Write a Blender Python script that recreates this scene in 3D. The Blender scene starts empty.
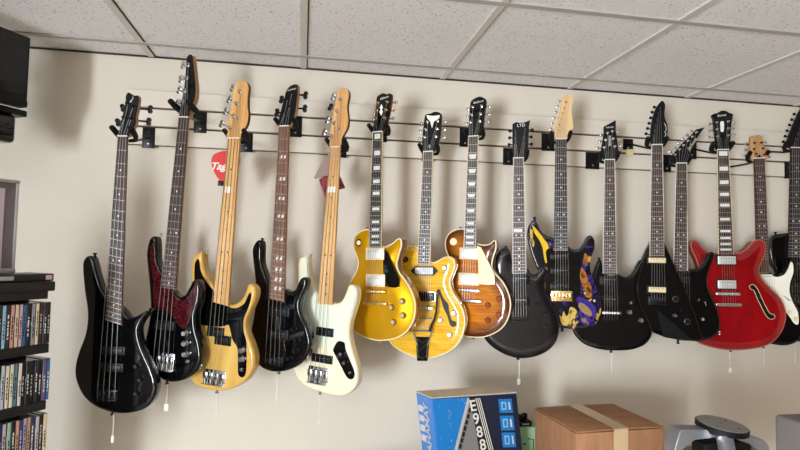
import bpy, bmesh, math, random
from mathutils import Vector, Matrix
from mathutils.geometry import delaunay_2d_cdt
random.seed(7)
C = bpy.context.scene.collection
sc = bpy.context.scene
PI = math.pi
# ------------------------------------------------------------------ camera model (solved from the ceiling grid)
F, YAW, PIT, ROL = 548.71, .1749, .0509, .0195
CAM = Vector((.0171, -2.35, 1.6)); CEIL = 1.6 + .7829
cy, sy, cp, sp, cr, sr = math.cos(YAW), math.sin(YAW), math.cos(PIT), math.sin(PIT), math.cos(ROL), math.sin(ROL)
FW = Vector((sy*cp, cy*cp, sp)); RT0 = Vector((cy, -sy, 0)); UP0 = RT0.cross(FW)
RT = cr*RT0 + sr*UP0; UPV = -sr*RT0 + cr*UP0
def ray(px, py): return FW*F + RT*(px-400) + UPV*(225-py)
def hit(px, py, A, n):
    v = ray(px, py); return CAM + v*((A-CAM).dot(n)/v.dot(n))
def wallpt(px, py, d=0.0): return hit(px, py, Vector((0, -d, 0)), Vector((0, 1, 0)))
def atdepth(px, py, z): return CAM + ray(px, py)*(z/F)
# ------------------------------------------------------------------ materials
MATS = {}
def mat(name, col, rough=.5, metal=0, coat=0, spec=.5, emit=None, es=1, trans=0, alpha=1):
    if name in MATS: return MATS[name]
    if coat >= .5: spec = .08
    m = bpy.data.materials.new(name); m.use_nodes = True
    b = m.node_tree.nodes['Principled BSDF']
    b.inputs['Base Color'].default_value = (*col, 1); b.inputs['Roughness'].default_value = rough
    b.inputs['Metallic'].default_value = metal; b.inputs['Coat Weight'].default_value = coat
    b.inputs['Coat Roughness'].default_value = .04; b.inputs['Specular IOR Level'].default_value = spec
    b.inputs['Transmission Weight'].default_value = trans; b.inputs['Alpha'].default_value = alpha
    if emit: b.inputs['Emission Color'].default_value = (*emit, 1); b.inputs['Emission Strength'].default_value = es
    MATS[name] = m; return m
def nodes(m): nt = m.node_tree; return nt, nt.nodes, nt.links, nt.nodes['Principled BSDF']
def ramp(nt, fac, stops, interp='LINEAR'):
    r = nt.nodes.new('ShaderNodeValToRGB'); r.color_ramp.interpolation = interp
    e = r.color_ramp.elements
    while len(e) < len(stops): e.new(.5)
    for i, (p, c) in enumerate(stops): e[i].position = p; e[i].color = (*c, 1)
    nt.links.new(fac, r.inputs[0]); return r.outputs[0]
def noise(nt, scale, stretch=(1, 1, 1), detail=3, rough=.5, dist=0):
    tc = nt.nodes.new('ShaderNodeTexCoord'); mp = nt.nodes.new('ShaderNodeMapping'); mp.inputs['Scale'].default_value = stretch
    n = nt.nodes.new('ShaderNodeTexNoise'); n.inputs['Scale'].default_value = scale; n.inputs['Detail'].default_value = detail
    n.inputs['Roughness'].default_value = rough; n.inputs['Distortion'].default_value = dist
    nt.links.new(tc.outputs['Object'], mp.inputs[0]); nt.links.new(mp.outputs[0], n.inputs['Vector']); return n.outputs['Fac']
def wood(name, a, b_, scale=40, stretch=(1, 1, .06), rough=.45, coat=0, w=(.35, .65)):
    if name in MATS: return MATS[name]
    m = mat(name, a, rough, coat=coat); nt, N, L, p = nodes(m)
    L.new(ramp(nt, noise(nt, scale, stretch, 5, .6), [(w[0], a), (w[1], b_)]), p.inputs['Base Color']); return m
def s2l(r, g, b_): return tuple((c/255/12.92 if c/255 <= .04045 else ((c/255+.055)/1.055)**2.4) for c in (r, g, b_))

black = mat('gloss_black', (.0016, .0016, .002), .13, coat=.75, spec=.3)
satin = mat('satin_black', (.0035, .0035, .004), .36, spec=.25)
rubber = mat('black_rubber', (.004, .004, .0045), .6, spec=.25)
plast = mat('black_plastic', (.003, .003, .0035), .4, spec=.22)
chrome = mat('chrome', (.66, .66, .67), .18, 1)
gold_m = mat('gold_metal', (.85, .62, .30), .22, 1)
steel = mat('string_steel', (.46, .45, .43), .34, .9)
fretm = mat('fret_wire', (.46, .45, .43), .45, .8)
rose = wood('rosewood', s2l(78, 52, 42), s2l(42, 28, 24), 60)
rose2 = wood('rosewood_light', s2l(134, 92, 68), s2l(92, 58, 42), 60)
ebony = wood('ebony', s2l(44, 36, 34), s2l(24, 20, 20), 60)
maple = wood('amber_maple', s2l(228, 182, 120), s2l(190, 136, 78), 50, (1, 1, .05), coat=.5)
maplep = wood('pale_maple', s2l(228, 194, 146), s2l(208, 168, 116), 40, (1, 1, .06))
natural = wood('natural_wood_edge', s2l(205, 166, 118), s2l(168, 124, 82), 40, (1, 1, .06))
tanh = wood('tan_headstock_wood', s2l(196, 152, 104), s2l(160, 112, 66), 40, (1, 1, .06))
browned = wood('brown_wood_edge', s2l(120, 66, 34), s2l(80, 40, 22), 40, (1, 1, .06), coat=.5)
pearl = mat('pearl_inlay', s2l(228, 226, 218), .3)
white = mat('white_plastic', s2l(232, 228, 214), .35)
cream = mat('cream_plastic', s2l(232, 214, 168), .35)
mint = mat('mint_pickguard', s2l(218, 223, 204), .35)
tagp = mat('paper_tag', s2l(235, 232, 224), .8)
thread = mat('white_thread', s2l(225, 220, 210), .8)
amber = mat('amber_knob', s2l(150, 96, 30), .2, coat=.5)
silverknob = mat('knob_cap', s2l(205, 196, 170), .3, .6)
darkglass = mat('screen_glass', (.004, .004, .005), .12)
inkw = mat('white_ink', s2l(226, 224, 216), .5)
inkg = mat('grey_ink', s2l(150, 148, 142), .5)
redbody = mat('cherry_red_lacquer', s2l(150, 8, 18), .15, coat=1)
nt, N, L, p = nodes(redbody)
L.new(ramp(nt, noise(nt, 14, (1, 1, .3), 3), [(.3, s2l(118, 3, 10)), (.7, s2l(146, 8, 16))]), p.inputs['Base Color'])
butter = mat('butterscotch_lacquer', s2l(216, 176, 98), .22, coat=.9)
nt, N, L, p = nodes(butter)
L.new(ramp(nt, noise(nt, 30, (1, 1, .12), 4), [(.3, s2l(198, 152, 70)), (.7, s2l(216, 178, 100))]), p.inputs['Base Color'])
olymp = mat('cream_white_lacquer', s2l(232, 224, 194), .25, coat=.9)
goldtop = mat('gold_top_paint', s2l(200, 148, 8), .3, .5, coat=.9)
goldside = mat('gold_side_paint', s2l(150, 92, 26), .25, .3, coat=.8)
def figured(name, stops, edge, rough=.2):
    """flamed maple: cross bands, with an edge burst if asked"""
    m = mat(name, (1, 1, 1), rough, coat=1); nt, N, L, p = nodes(m)
    f1 = ramp(nt, noise(nt, 14, (.7, 1, 9), 3, .5, .4), [(.32, stops[0]), (.68, stops[1])])
    if edge:
        at = N.new('ShaderNodeAttribute'); at.attribute_name = 'edge'
        g = ramp(nt, at.outputs['Fac'], [(0, (0, 0, 0)), (.10, (.08, .08, .08)), (.42, (.9, .9, .9)), (.6, (1, 1, 1))])
        mx = N.new('ShaderNodeMix'); mx.data_type = 'RGBA'; L.new(g, mx.inputs[0])
        mx.inputs[6].default_value = (*edge, 1); L.new(f1, mx.inputs[7]); f1 = mx.outputs[2]
    L.new(f1, p.inputs['Base Color']); return m
flameyel = figured('flamed_yellow_maple', [s2l(218, 158, 22), s2l(240, 194, 60)], None)
burst = figured('tobacco_burst_maple', [s2l(172, 90, 10), s2l(212, 132, 24)], s2l(66, 18, 8))
quilt = figured('quilted_black_maple', [(.002, .002, .003), (.010, .006, .008)], None)
quilt.node_tree.nodes['Principled BSDF'].inputs['Coat Weight'].default_value = .5; quilt.node_tree.nodes['Principled BSDF'].inputs['Specular IOR Level'].default_value = .2
cherryside = mat('brown_red_side', s2l(104, 44, 22), .2, coat=1)
tort = mat('red_tortoiseshell', s2l(60, 12, 16), .25, coat=.6)
nt, N, L, p = nodes(tort)
L.new(ramp(nt, noise(nt, 130, (1, 1, 1), 3, .6), [(.42, s2l(38, 6, 10)), (.6, s2l(78, 18, 24))]), p.inputs['Base Color'])
swirlb = mat('swirl_paint_black', (.004, .004, .006), .15, coat=1)
nt, N, L, p = nodes(swirlb)
L.new(ramp(nt, noise(nt, 11, (1, 1, .5), 3, .55, 2.5), [(0, (.003, .003, .006)), (.53, (.003, .003, .006)), (.54, s2l(52, 38, 120)), (.57, s2l(50, 36, 116)), (.575, (.004, .004, .006)), (.605, (.004, .004, .006)), (.615, s2l(190, 150, 70))]), p.inputs['Base Color'])
swy = mat('swirl_paint_yellow', s2l(226, 184, 44), .2, coat=1); swo = mat('swirl_paint_orange', s2l(168, 104, 44), .2, coat=1)
swp = mat('swirl_paint_violet', s2l(56, 40, 128), .2, coat=1); swg = mat('swirl_paint_gold', s2l(204, 172, 92), .2, coat=1)
for m_ in (swo, swg, swp):
    nt, N, L, p = nodes(m_); c = p.inputs['Base Color'].default_value[:3]
    L.new(ramp(nt, noise(nt, 26, (1, 1, .7), 4, .6, 2), [(0, c), (.5, c), (.58, tuple(x*.15 for x in c))]), p.inputs['Base Color'])

# ------------------------------------------------------------------ mesh helpers
def link(name, bm, mats, parent=None, sharp=40, smooth=True):
    me = bpy.data.meshes.new(name); bm.normal_update(); bm.to_mesh(me); bm.free()
    for m in (mats if isinstance(mats, (list, tuple)) else [mats]): me.materials.append(m)
    if smooth:
        for f in me.polygons: f.use_smooth = True
        me.set_sharp_from_angle(angle=math.radians(sharp))
    o = bpy.data.objects.new(name, me); C.objects.link(o)
    if parent: o.parent = parent
    return o
def tag(o, label=None, cat=None, group=None, kind=None):
    if label: o['label'] = label
    if cat: o['category'] = cat
    if group: o['group'] = group
    if kind: o['kind'] = kind
    return o
def empty(name, loc=(0, 0, 0), M=None):
    o = bpy.data.objects.new(name, None); C.objects.link(o); o.empty_display_size = .05
    if M is not None: o.matrix_world = M
    else: o.location = loc
    return o
def box(bm, c, s, bev=0, seg=2, M=None, mi=0):
    r = bmesh.ops.create_cube(bm, size=1)
    vs = r['verts']
    for v in vs: v.co = Vector((v.co.x*s[0], v.co.y*s[1], v.co.z*s[2]))
    fs = set(f for v in vs for f in v.link_faces)
    if bev > 0:
        es = list(set(e for v in vs for e in v.link_edges))
        rr = bmesh.ops.bevel(bm, geom=es, offset=min(bev, min(s)*.49), segments=seg, affect='EDGES', profile=.5)
        vs = list(set(v for f in rr['faces'] for v in f.verts) | set(v for v in vs if v.is_valid))
        fs = set(f for v in vs for f in v.link_faces)
    for v in vs:
        v.co = (M @ v.co if M else v.co) + Vector(c)
    for f in fs: f.material_index = mi
    return vs
def tube(bm, pts, r, n=8, mi=0, cap=True, taper=None):
    pts = [Vector(q) for q in pts]; rings = []
    for i, q in enumerate(pts):
        d = (pts[min(i+1, len(pts)-1)] - pts[max(i-1, 0)]).normalized()
        a = Vector((0, 0, 1)) if abs(d.z) < .9 else Vector((1, 0, 0))
        u = d.cross(a).normalized(); v = d.cross(u)
        rr = taper[i] if taper else r
        rings.append([bm.verts.new(q + (u*math.cos(2*PI*k/n) + v*math.sin(2*PI*k/n))*rr) for k in range(n)])
    for a, b in zip(rings, rings[1:]):
        for k in range(n):
            f = bm.faces.new((a[k], a[(k+1) % n], b[(k+1) % n], b[k])); f.material_index = mi
    if cap:
        for rg in (rings[0][::-1], rings[-1]): f = bm.faces.new(rg); f.material_index = mi
def lathe(bm, c, axis, prof, n=20, mi=0):
    """prof: list of (radius, height) along axis"""
    axis = Vector(axis).normalized(); a = Vector((0, 0, 1)) if abs(axis.z) < .9 else Vector((1, 0, 0))
    u = axis.cross(a).normalized(); v = axis.cross(u); rings = []
    for r, h in prof:
        rings.append([bm.verts.new(Vector(c) + axis*h + (u*math.cos(2*PI*k/n)+v*math.sin(2*PI*k/n))*max(r, 1e-5)) for k in range(n)])
    for a_, b_ in zip(rings, rings[1:]):
        for k in range(n):
            f = bm.faces.new((a_[k], a_[(k+1) % n], b_[(k+1) % n], b_[k])); f.material_index = mi
    for rg in (rings[0][::-1], rings[-1]): f = bm.faces.new(rg); f.material_index = mi
def catmull(pts, k=5):
    out = []; n = len(pts)
    for i in range(n):
        p0, p1, p2, p3 = (Vector(pts[(i+j-1) % n]) for j in range(4))
        for s in range(k):
            t = s/k
            out.append(.5*((2*p1) + (p2-p0)*t + (2*p0-5*p1+4*p2-p3)*t*t + (3*p1-3*p2+p3-p0)*t*t*t))
    return out
def area(pl): return .5*sum(pl[i].x*pl[(i+1) % len(pl)].y - pl[(i+1) % len(pl)].x*pl[i].y for i in range(len(pl)))
def inwardn(pl):
    n = len(pl); o = []
    for i in range(n):
        d = (pl[(i+1) % n]-pl[i-1]).normalized(); o.append(Vector((-d.y, d.x)))   # CCW -> inward is left
    return o
def inside(q, pl):
    c = False; n = len(pl); j = n-1
    for i in range(n):
        if (pl[i].y > q.y) != (pl[j].y > q.y) and q.x < (pl[j].x-pl[i].x)*(q.y-pl[i].y)/(pl[j].y-pl[i].y)+pl[i].x: c = not c
        j = i
    return c
def edist(q, pl):
    m = 9
    for i in range(len(pl)):
        a = pl[i-1]; ab = pl[i]-a; t = max(0, min(1, (q-a).dot(ab)/max(ab.length_squared, 1e-12))); m = min(m, (q-a-ab*t).length)
    return m
def inset(pl, k):
    ns = inwardn(pl); return [a+b*k for a, b in zip(pl, ns)]

# ------------------------------------------------------------------ guitar builder
class Guitar:
    def __init__(g, name, label, cat, bridge, nut, d, yaw, bottom, group=None):
        a = math.radians(yaw); g.n = Vector((-math.sin(a), -math.cos(a), 0)); g.du = Vector((math.cos(a), -math.sin(a), 0)); up = Vector((0, 0, 1))
        g.A = wallpt(bridge[0], bridge[1], d)
        Nn = hit(nut[0], nut[1], g.A, g.n) - g.A; x, z = Nn.dot(g.du), Nn.z; l = math.hypot(x, z)
        g.L = l; g.T = (g.du*x + up*z)/l; g.S = g.T.cross(-g.n).normalized()
        if g.S.dot(g.du) < 0: g.S = -g.S
        g.t0 = g.q(*bottom)[1]
        base = g.A + g.T*g.t0
        M = Matrix.Identity(4)
        for i, v in enumerate((g.S, -g.n, g.T)):
            for j in range(3): M[j][i] = v[j]
        M.translation = base; g.M = M
        g.root = empty(name, M=M); tag(g.root, label, cat, group)
        g.wf = .010
    def q(g, px, py, w=0):
        P = hit(px, py, g.A + g.n*w, g.n) - g.A; return (P.dot(g.S), P.dot(g.T))
    def V(g, s, t, w): return Vector((s, -w, t-g.t0))
    def P(g, px, py, w=0): s, t = g.q(px, py, w); return g.V(s, t, w)
    def world(g, s, t, w): return g.A + g.S*s + g.T*t + g.n*w
    def part(g, name, bm, m, parent=None, label=None, **k):
        o = link(name, bm, m, parent or g.root, **k)
        if label: o['label'] = label
        return o
    def rect(g, x0, y0, x1, y1, w=0):
        xc, yc = (x0+x1)/2, (y0+y1)/2; c = g.q(xc, yc, w); a = g.q(x0, yc, w); b = g.q(x1, yc, w); e = g.q(xc, y0, w); f = g.q(xc, y1, w)
        return c[0], c[1], abs(b[0]-a[0]), abs(e[1]-f[1])
    # body: closed outline with rounded rims, optional carved top and binding
    def body(g, pts, th, r, mats, arch=0, bind=None, k=5, name='body', decals=(), archw=.07):
        pl = catmull([g.q(*q_, -r-.004 if r > .0035 else 0) for q_ in pts], k)
        if area(pl) < 0: pl.reverse()
        bm = bmesh.new(); ns = inwardn(pl); n = len(pl); att = []
        side = len(mats)-1 if len(mats) > 1 else 0; b0 = 1 if bind else 0
        g.pl = pl; g.arch = arch; g.archw = archw
        rings = []; steps = 4
        prof = [(r, -th)]+[(r*(1-math.sin(PI/2*i/steps)), -th+r*(1-math.cos(PI/2*i/steps))) for i in range(1, steps+1)]
        if bind: prof += [(0, -.007)]
        prof += [(r*(1-math.cos(PI/2*i/steps)), -r*(1-math.sin(PI/2*i/steps))) for i in range(0, steps+1)]
        if bind: prof += [(r+.0025, 0)]
        for ins, w in prof: rings.append([bm.verts.new(g.V(pl[i].x+ns[i].x*ins, pl[i].y+ns[i].y*ins, w)) for i in range(n)])
        nb = 5
        for j, (a, b) in enumerate(zip(rings, rings[1:])):
            for i in range(n):
                f = bm.faces.new((a[i], a[(i+1) % n], b[(i+1) % n], b[i]))
                if bind and j >= nb: f.material_index = 1
                elif len(mats) > 1 and j < nb: f.material_index = side
        bl = [Vector((v.co.x, v.co.z)) for v in rings[0]]
        vo, eo, fo, ov, _, _ = delaunay_2d_cdt(bl, [(i, (i+1) % n) for i in range(n)], [], 1, 1e-6)
        bk = [rings[0][ov[i][0]] if ov[i] else bm.verts.new((v.x, rings[0][0].co.y, v.y)) for i, v in enumerate(vo)]
        for f in fo:
            try: bm.faces.new([bk[i] for i in f]).material_index = side
            except ValueError: pass
        last = prof[-1][0]; loop = [pl[i]+ns[i]*last for i in range(n)]
        pts2 = list(loop); cell = .011
        xs = [q_.x for q_ in pl]; ys = [q_.y for q_ in pl]
        x = min(xs)
        while x < max(xs):
            y = min(ys)
            while y < max(ys):
                q_ = Vector((x, y))
                if inside(q_, loop) and edist(q_, loop) > .006: pts2.append(q_)
                y += cell
            x += cell
        vo, eo, fo, ov, _, _ = delaunay_2d_cdt(pts2, [(i, (i+1) % n) for i in range(n)], [], 1, 1e-6)
        vm = []
        for i, v in enumerate(vo):
            src = [s for s in ov[i] if s < n]
            if src: vm.append(rings[-1][src[0]])
            else: vm.append(bm.verts.new(g.V(v.x, v.y, g.h(v.x, v.y, v))))
        for f in fo:
            try: bm.faces.new([vm[i] for i in f]).material_index = 0
            except ValueError: pass
        bmesh.ops.recalc_face_normals(bm, faces=bm.faces)
        # painted shapes belong to the body's own mesh
        for dp, mi in decals:
            dl = catmull([g.q(*q_) for q_ in dp], 4); w = .0006
            vs = [bm.verts.new(g.V(v.x, v.y, w)) for v in (dl if area(dl) > 0 else dl[::-1])]
            f = bm.faces.new(vs); f.material_index = mi
            if f.normal.y > 0: f.normal_flip()
        bmesh.ops.triangulate(bm, faces=[f for f in bm.faces if len(f.verts) > 4])
        me_vals = []
        bm.verts.ensure_lookup_table()
        for v in bm.verts:
            q_ = Vector((v.co.x, v.co.z+g.t0)); me_vals.append(min(1, edist(q_, pl)/.15) if (inside(q_, pl)) else 0)
        o = g.part(name, bm, mats, sharp=50)
        at = o.data.attributes.new('edge', 'FLOAT', 'POINT')
        for i, v in enumerate(me_vals): at.data[i].value = v
        return o
    def h(g, x, y, v=None):
        if not g.arch: return 0
        e = min(1, edist(Vector((x, y)), g.pl)/g.archw); return g.arch*(e*e*(3-2*e))
    def slab(g, name, pts, w0, th, mats, smooth_k=0, bev=.0008, parent=None, rim=None, px=True, label=None):
        P2 = [Vector(g.q(a, b, w0+th)) if px else Vector((a, b)) for a, b in pts]
        pl = catmull(P2, smooth_k) if smooth_k else P2
        if area(pl) < 0: pl.reverse()
        bm = bmesh.new(); ns = inwardn(pl); n = len(pl); R = []
        for ins, w in ((0, w0), (0, w0+th-bev), (bev, w0+th)):
            R.append([bm.verts.new(g.V(pl[i].x+ns[i].x*ins, pl[i].y+ns[i].y*ins, w)) for i in range(n)])
        for j, (a, b) in enumerate(zip(R, R[1:])):
            for i in range(n): bm.faces.new((a[i], a[(i+1) % n], b[(i+1) % n], b[i])).material_index = 1 if (rim and j == 0) else 0
        bm.faces.new(R[0][::-1]).material_index = 1 if rim else 0; bm.faces.new(R[-1])
        bmesh.ops.recalc_face_normals(bm, faces=bm.faces)
        bmesh.ops.triangulate(bm, faces=[f for f in bm.faces if len(f.verts) > 4])
        return g.part(name, bm, [mats, rim] if rim else mats, parent, label)
    def neck(g, nl, nr, el, er, fb, back, frets, inlay=None, inm=None, binding=None, heel=.002, wf=.010, nstr=4, nutm=None, inl_w=.6):
        g.wf = wf; a, b, c, d = (Vector(g.q(*z, wf)) for z in (nl, nr, el, er)); g.nl, g.nr = a, b
        bm = bmesh.new(); th = .0055
        def quadbox(bm, A, B, Cc, D, w0, w1, mi=0):
            v = [bm.verts.new(g.V(p_.x, p_.y, w)) for w in (w0, w1) for p_ in (A, B, D, Cc)]
            for ids in ((0, 1, 2, 3), (7, 6, 5, 4), (0, 4, 5, 1), (1, 5, 6, 2), (2, 6, 7, 3), (3, 7, 4, 0)):
                bm.faces.new([v[i] for i in ids]).material_index = mi
        quadbox(bm, a, b, c, d, wf-th, wf)
        if binding:
            for A, Cc, sgn in ((a, c, 1), (b, d, -1)):
                e = Vector((.0013*sgn, 0)); o_ = Vector((-.0004*sgn, 0))
                quadbox(bm, A+o_, A+e, Cc+o_, Cc+e, wf-th, wf+.0003, 1)
        bmesh.ops.recalc_face_normals(bm, faces=bm.faces)
        fbm = bm
        # the neck wood behind it
        bm = bmesh.new(); rings = []
        hv = (c-a).normalized()*heel
        for (A, B, dep) in ((a, b, .012), (a.lerp(c, .5), b.lerp(d, .5), .015), (c, d, .017), (c+hv, d+hv, .017)):
            row = []
            for k in range(11):
                th_ = PI*k/10; s = math.cos(th_); z = math.sin(th_)**.7
                row.append(bm.verts.new(g.V(*(A.lerp(B, (1-s)/2)), wf-th-.0001-z*dep)))
            rings.append(row)
        for r1, r2 in zip(rings, rings[1:]):
            for k in range(10): bm.faces.new((r1[k], r1[k+1], r2[k+1], r2[k]))
            bm.faces.new((r1[10], r1[0], r2[0], r2[10]))
        bm.faces.new(rings[0]); bm.faces.new(rings[-1][::-1])
        bmesh.ops.recalc_face_normals(bm, faces=bm.faces)
        g.part('neck', bm, back)
        # frets and inlays
        mid0, mid1 = (a+b)/2, (c+d)/2; nt_ = mid0.y; Ltot = nt_   # bridge at t=0
        def at(t):
            f_ = (nt_-t)/max(nt_-mid1.y, 1e-6); return a.lerp(c, f_), b.lerp(d, f_)
        pos = [nt_-Ltot*(1-2**(-k/12)) for k in range(0, frets+1)]
        bm = fbm
        for k in range(1, frets+1):
            if pos[k] < min(c.y, d.y): break
            A, B = at(pos[k]); dv = B-A
            box(bm, g.V(*((A+B)/2), wf+.0005), (dv.length*.97, .0012, .0016), M=Matrix.Rotation(-math.atan2(dv.y, dv.x), 3, 'Y'), mi=2)
        bm = bmesh.new(); A, B = at(nt_); box(bm, g.V(*((A+B)/2), wf-.001), ((B-A).length*1.02, .008, .004), .0006)
        g.part('nut', bm, nutm or white)
        nf = set()
        if inlay:
            bm = fbm; nf = set(bm.faces)
            fl = [3, 5, 7, 9, 12, 15, 17, 19, 21] + ([24] if frets >= 24 else [])
            if inlay in ('block',): fl = [1]+fl
            for k in fl:
                if k > frets or pos[k] < c.y: continue
                tm = (pos[k]+pos[k-1])/2; A, B = at(tm); m_ = (A+B)/2; W = (B-A).length; H = pos[k-1]-pos[k]
                if inlay == 'dot':
                    for off in ((-.22, .22) if k in (12, 24) else (0,)):
                        lathe(bm, g.V(m_.x+off*W, m_.y, wf-.001), (0, -1, 0), [(.0034, 0), (.0034, .0013)], 10)
                elif inlay == 'block':
                    box(bm, g.V(m_.x, m_.y, wf-.0002), (W*inl_w, .001, H*.58))
                elif inlay == 'trap':
                    x0 = W*.36; x1 = W*.27; hh = H*.3
                    vs = [bm.verts.new(g.V(m_.x+sx, m_.y+sy_, wf+.0003)) for sx, sy_ in ((-x0, hh), (-x1, -hh), (x1, -hh), (x0, hh))]
                    bm.faces.new(vs)
                elif inlay == 'ess':
                    me = textmesh('S', .024, .3, .0012); me.transform(Matrix.Scale(.62, 4, (0, 1, 0)))
                    for off in (-.17, .17):
                        m2 = me.copy()
                        for v in m2.vertices: v.co = g.V(m_.x+off*W+v.co.x*.9, m_.y+v.co.y, wf+.0002+v.co.z)
                        bm.from_mesh(m2)
            for f in bm.faces:
                if f not in nf: f.material_index = 3
        return g.part('fretboard', fbm, [fb, binding or fb, fretm, inm or pearl], smooth=False)
    def strings(g, n, wb, hb, ht=None, posts=None, wh=None):
        """wb: half spread at the bridge; hb: height there; ht: (t, w) tail anchor"""
        a, b = g.nl, g.nr
        for i in range(n):
            u = (i+.5)/n if n > 1 else .5
            u2 = .1+.8*i/(n-1); top = a.lerp(b, u2); s0 = -wb+2*wb*i/(n-1)
            pts = []
            if ht: pts.append(g.V(s0, ht[0], ht[1]))
            pts += [g.V(s0, 0, hb), g.V(top.x, top.y, g.wf+.0028)]
            if posts:
                pp = posts[i if i < len(posts) else -1]; q_ = g.q(*pp, wh+.006); pts.append(g.V(q_[0], q_[1], wh+.006))
            bm = bmesh.new(); tube(bm, pts, (.0011-.0004*i/n) if n < 6 else (.0007-.0003*i/n), 5, cap=False)
            g.part('string', bm, steel)
    def head(g, pts, wh, face, rim=None, th=.014, k=3):
        g.wh = wh; g.ho = g.slab('headstock', pts, wh-th, th, face, k, .0012, rim=rim); return g.ho
    def tuners(g, lst, pm=None, km=None, big=False, wash=True, kmats=None):
        wh = g.wh
        for i, (pp, kp) in enumerate(lst):
            s, t = g.q(*pp, wh); bm = bmesh.new()
            R = .008 if big else .0052
            prof = [(R, -.001), (R, .0015)] if wash else [(R*.7, -.001), (R*.7, .0015)]
            lathe(bm, g.V(s, t, wh), (0, -1, 0), prof+[(R*.55, .002), (R*.5, .008), (R*.42, .010), (R*.55, .012), (R*.5, .014 if big else .0125)], 12)
            ks, kt = g.q(*kp, wh-.012)
            tube(bm, [g.V(s, t, wh-.014), g.V(s, t, wh-.021), g.V(ks, kt, wh-.021)], .0025 if not big else .0035, 8)
            o = g.part('tuning_peg', bm, pm or chrome)
            bm = bmesh.new(); d = Vector((ks-s, kt-t)).normalized()
            Mr = Matrix.Rotation(-math.atan2(d.y, d.x), 3, 'Y')
            c = g.V(ks, kt, wh-.021)
            if big:
                # clover-leaf button: two lobes on a stem
                for sg in (-1, 1): lathe(bm, c+Mr@Vector((.004, 0, sg*.0065)), (0, 1, 0), [(.004, -.0035), (.0085, -.002), (.0085, .002), (.004, .0035)], 12)
                box(bm, c+Mr@Vector((-.004, 0, 0)), (.012, .006, .008), .002, M=Mr)
            else:
                box(bm, c, (.012, .008, .013), .0036, 3, M=Mr)
            g.part('tuning_button', bm, (kmats[i] if kmats else km) or pm or chrome, o)
    def knob(g, px, py, m, r=.0125, hgt=.015, cap=None, ring=None, name='knob'):
        s, t = g.q(px, py, g.base(px, py)); w = g.h(s, t) if g.arch else 0; w += .0
        bm = bmesh.new()
        lathe(bm, g.V(s, t, w), (0, -1, 0), [(r, 0), (r, hgt*.25), (r*.86, hgt*.35), (r*.8, hgt*.9), (r*.7, hgt)], 20)
        if cap: lathe(bm, g.V(s, t, w+hgt), (0, -1, 0), [(r*.62, 0), (r*.6, .0008)], 20, mi=1)
        if ring: lathe(bm, g.V(s, t, w-.001), (0, -1, 0), [(r*1.2, 0), (r*1.15, .0018)], 20, mi=1)
        return g.part(name, bm, [m, cap or ring] if (cap or ring) else m)
    def base(g, px, py):
        s, t = g.q(px, py); return g.h(s, t) if g.arch else 0
    def plate(g, name, x0, y0, x1, y1, w, th, m, bev=.0015, label=None, parent=None, grow=0):
        s, t, W, H = g.rect(x0, y0, x1, y1, w); bm = bmesh.new(); box(bm, g.V(s, t, w+th/2), (W+grow, th, H+grow), bev)
        return g.part(name, bm, m, parent, label)
    def humbucker(g, x0, y0, x1, y1, cover, ringm, w, hgt=.008, poles=True, polem=None, label=None, n=6):
        s, t, W, H = g.rect(x0, y0, x1, y1, w+hgt); bm = bmesh.new(); box(bm, g.V(s, t, w+.002), (W+.008, .0045, H+.008), .001)
        o = g.part('pickup', bm, ringm, label=label)
        if cover is chrome: cover = mat('nickel_cover', (.80, .80, .78), .38, .75)
        bm = bmesh.new(); box(bm, g.V(s, t, w+hgt/2), (W*.95, hgt, H*.95), .0022, 3); g.part('pickup_cover', bm, cover, o)
        if poles:
            bm = bmesh.new()
            for i in range(n): lathe(bm, g.V(s+W*.66*(i/(n-1)-.5), t+H*.2, w+hgt), (0, -1, 0), [(.0022, -.001), (.0020, .0008)], 8)
            g.part('pole_pieces', bm, polem or chrome, o)
        return o
    def bar(g, name, x0, y0, x1, y1, w, m, r=None, n=6, ends=True, label=None, saddles=True):
        s, t, W, H = g.rect(x0, y0, x1, y1, w); bm = bmesh.new(); r = r or H/2
        box(bm, g.V(s, t, w), (W, r*1.5, r*1.7), r*.5, 3)
        if ends:
            for sg in (-1, 1): lathe(bm, g.V(s+sg*W*.47, t, w-.008), (0, -1, 0), [(r*.9, 0), (r*.95, .008), (r*.7, .0125)], 12)
        if saddles:
            for i in range(n): box(bm, g.V(s+W*.68*(i/(n-1)-.5), t, w+r*.8), (.0045, .004, r*1.1), .0008)
        return g.part(name, bm, m, label=label)
    def bassbridge(g, x0, y0, x1, y1, n=4, m=None):
        s, t, W, H = g.rect(x0, y0, x1, y1, .004); bm = bmesh.new(); box(bm, g.V(s, t, .0015), (W, .003, H), .001)
        box(bm, g.V(s, t-H/2+.0015, .007), (W, .014, .003), .001)
        o = g.part('bridge', bm, m or chrome)
        for i in range(n):
            bm = bmesh.new(); x = s+W*.78*(i/(n-1)-.5)
            box(bm, g.V(x, t+H*.12, .008), (W/n*.72, .008, H*.42), .002)
            tube(bm, [g.V(x, t, .007), g.V(x, t-H/2, .007)], .0017, 6)
            g.part('bridge_saddle', bm, m or chrome, o)
    def button(g, px, py, w=-.018, m=None, up=True):
        s, t = g.q(px, py, w); bm = bmesh.new(); sg = 1 if up else -1
        lathe(bm, g.V(s, t-sg*.010, w), (0, 0, sg), [(.006, -.004), (.0045, .002), (.0035, .006), (.007, .009), (.0065, .012)], 12)
        g.part('strap_button', bm, m or chrome)
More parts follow.
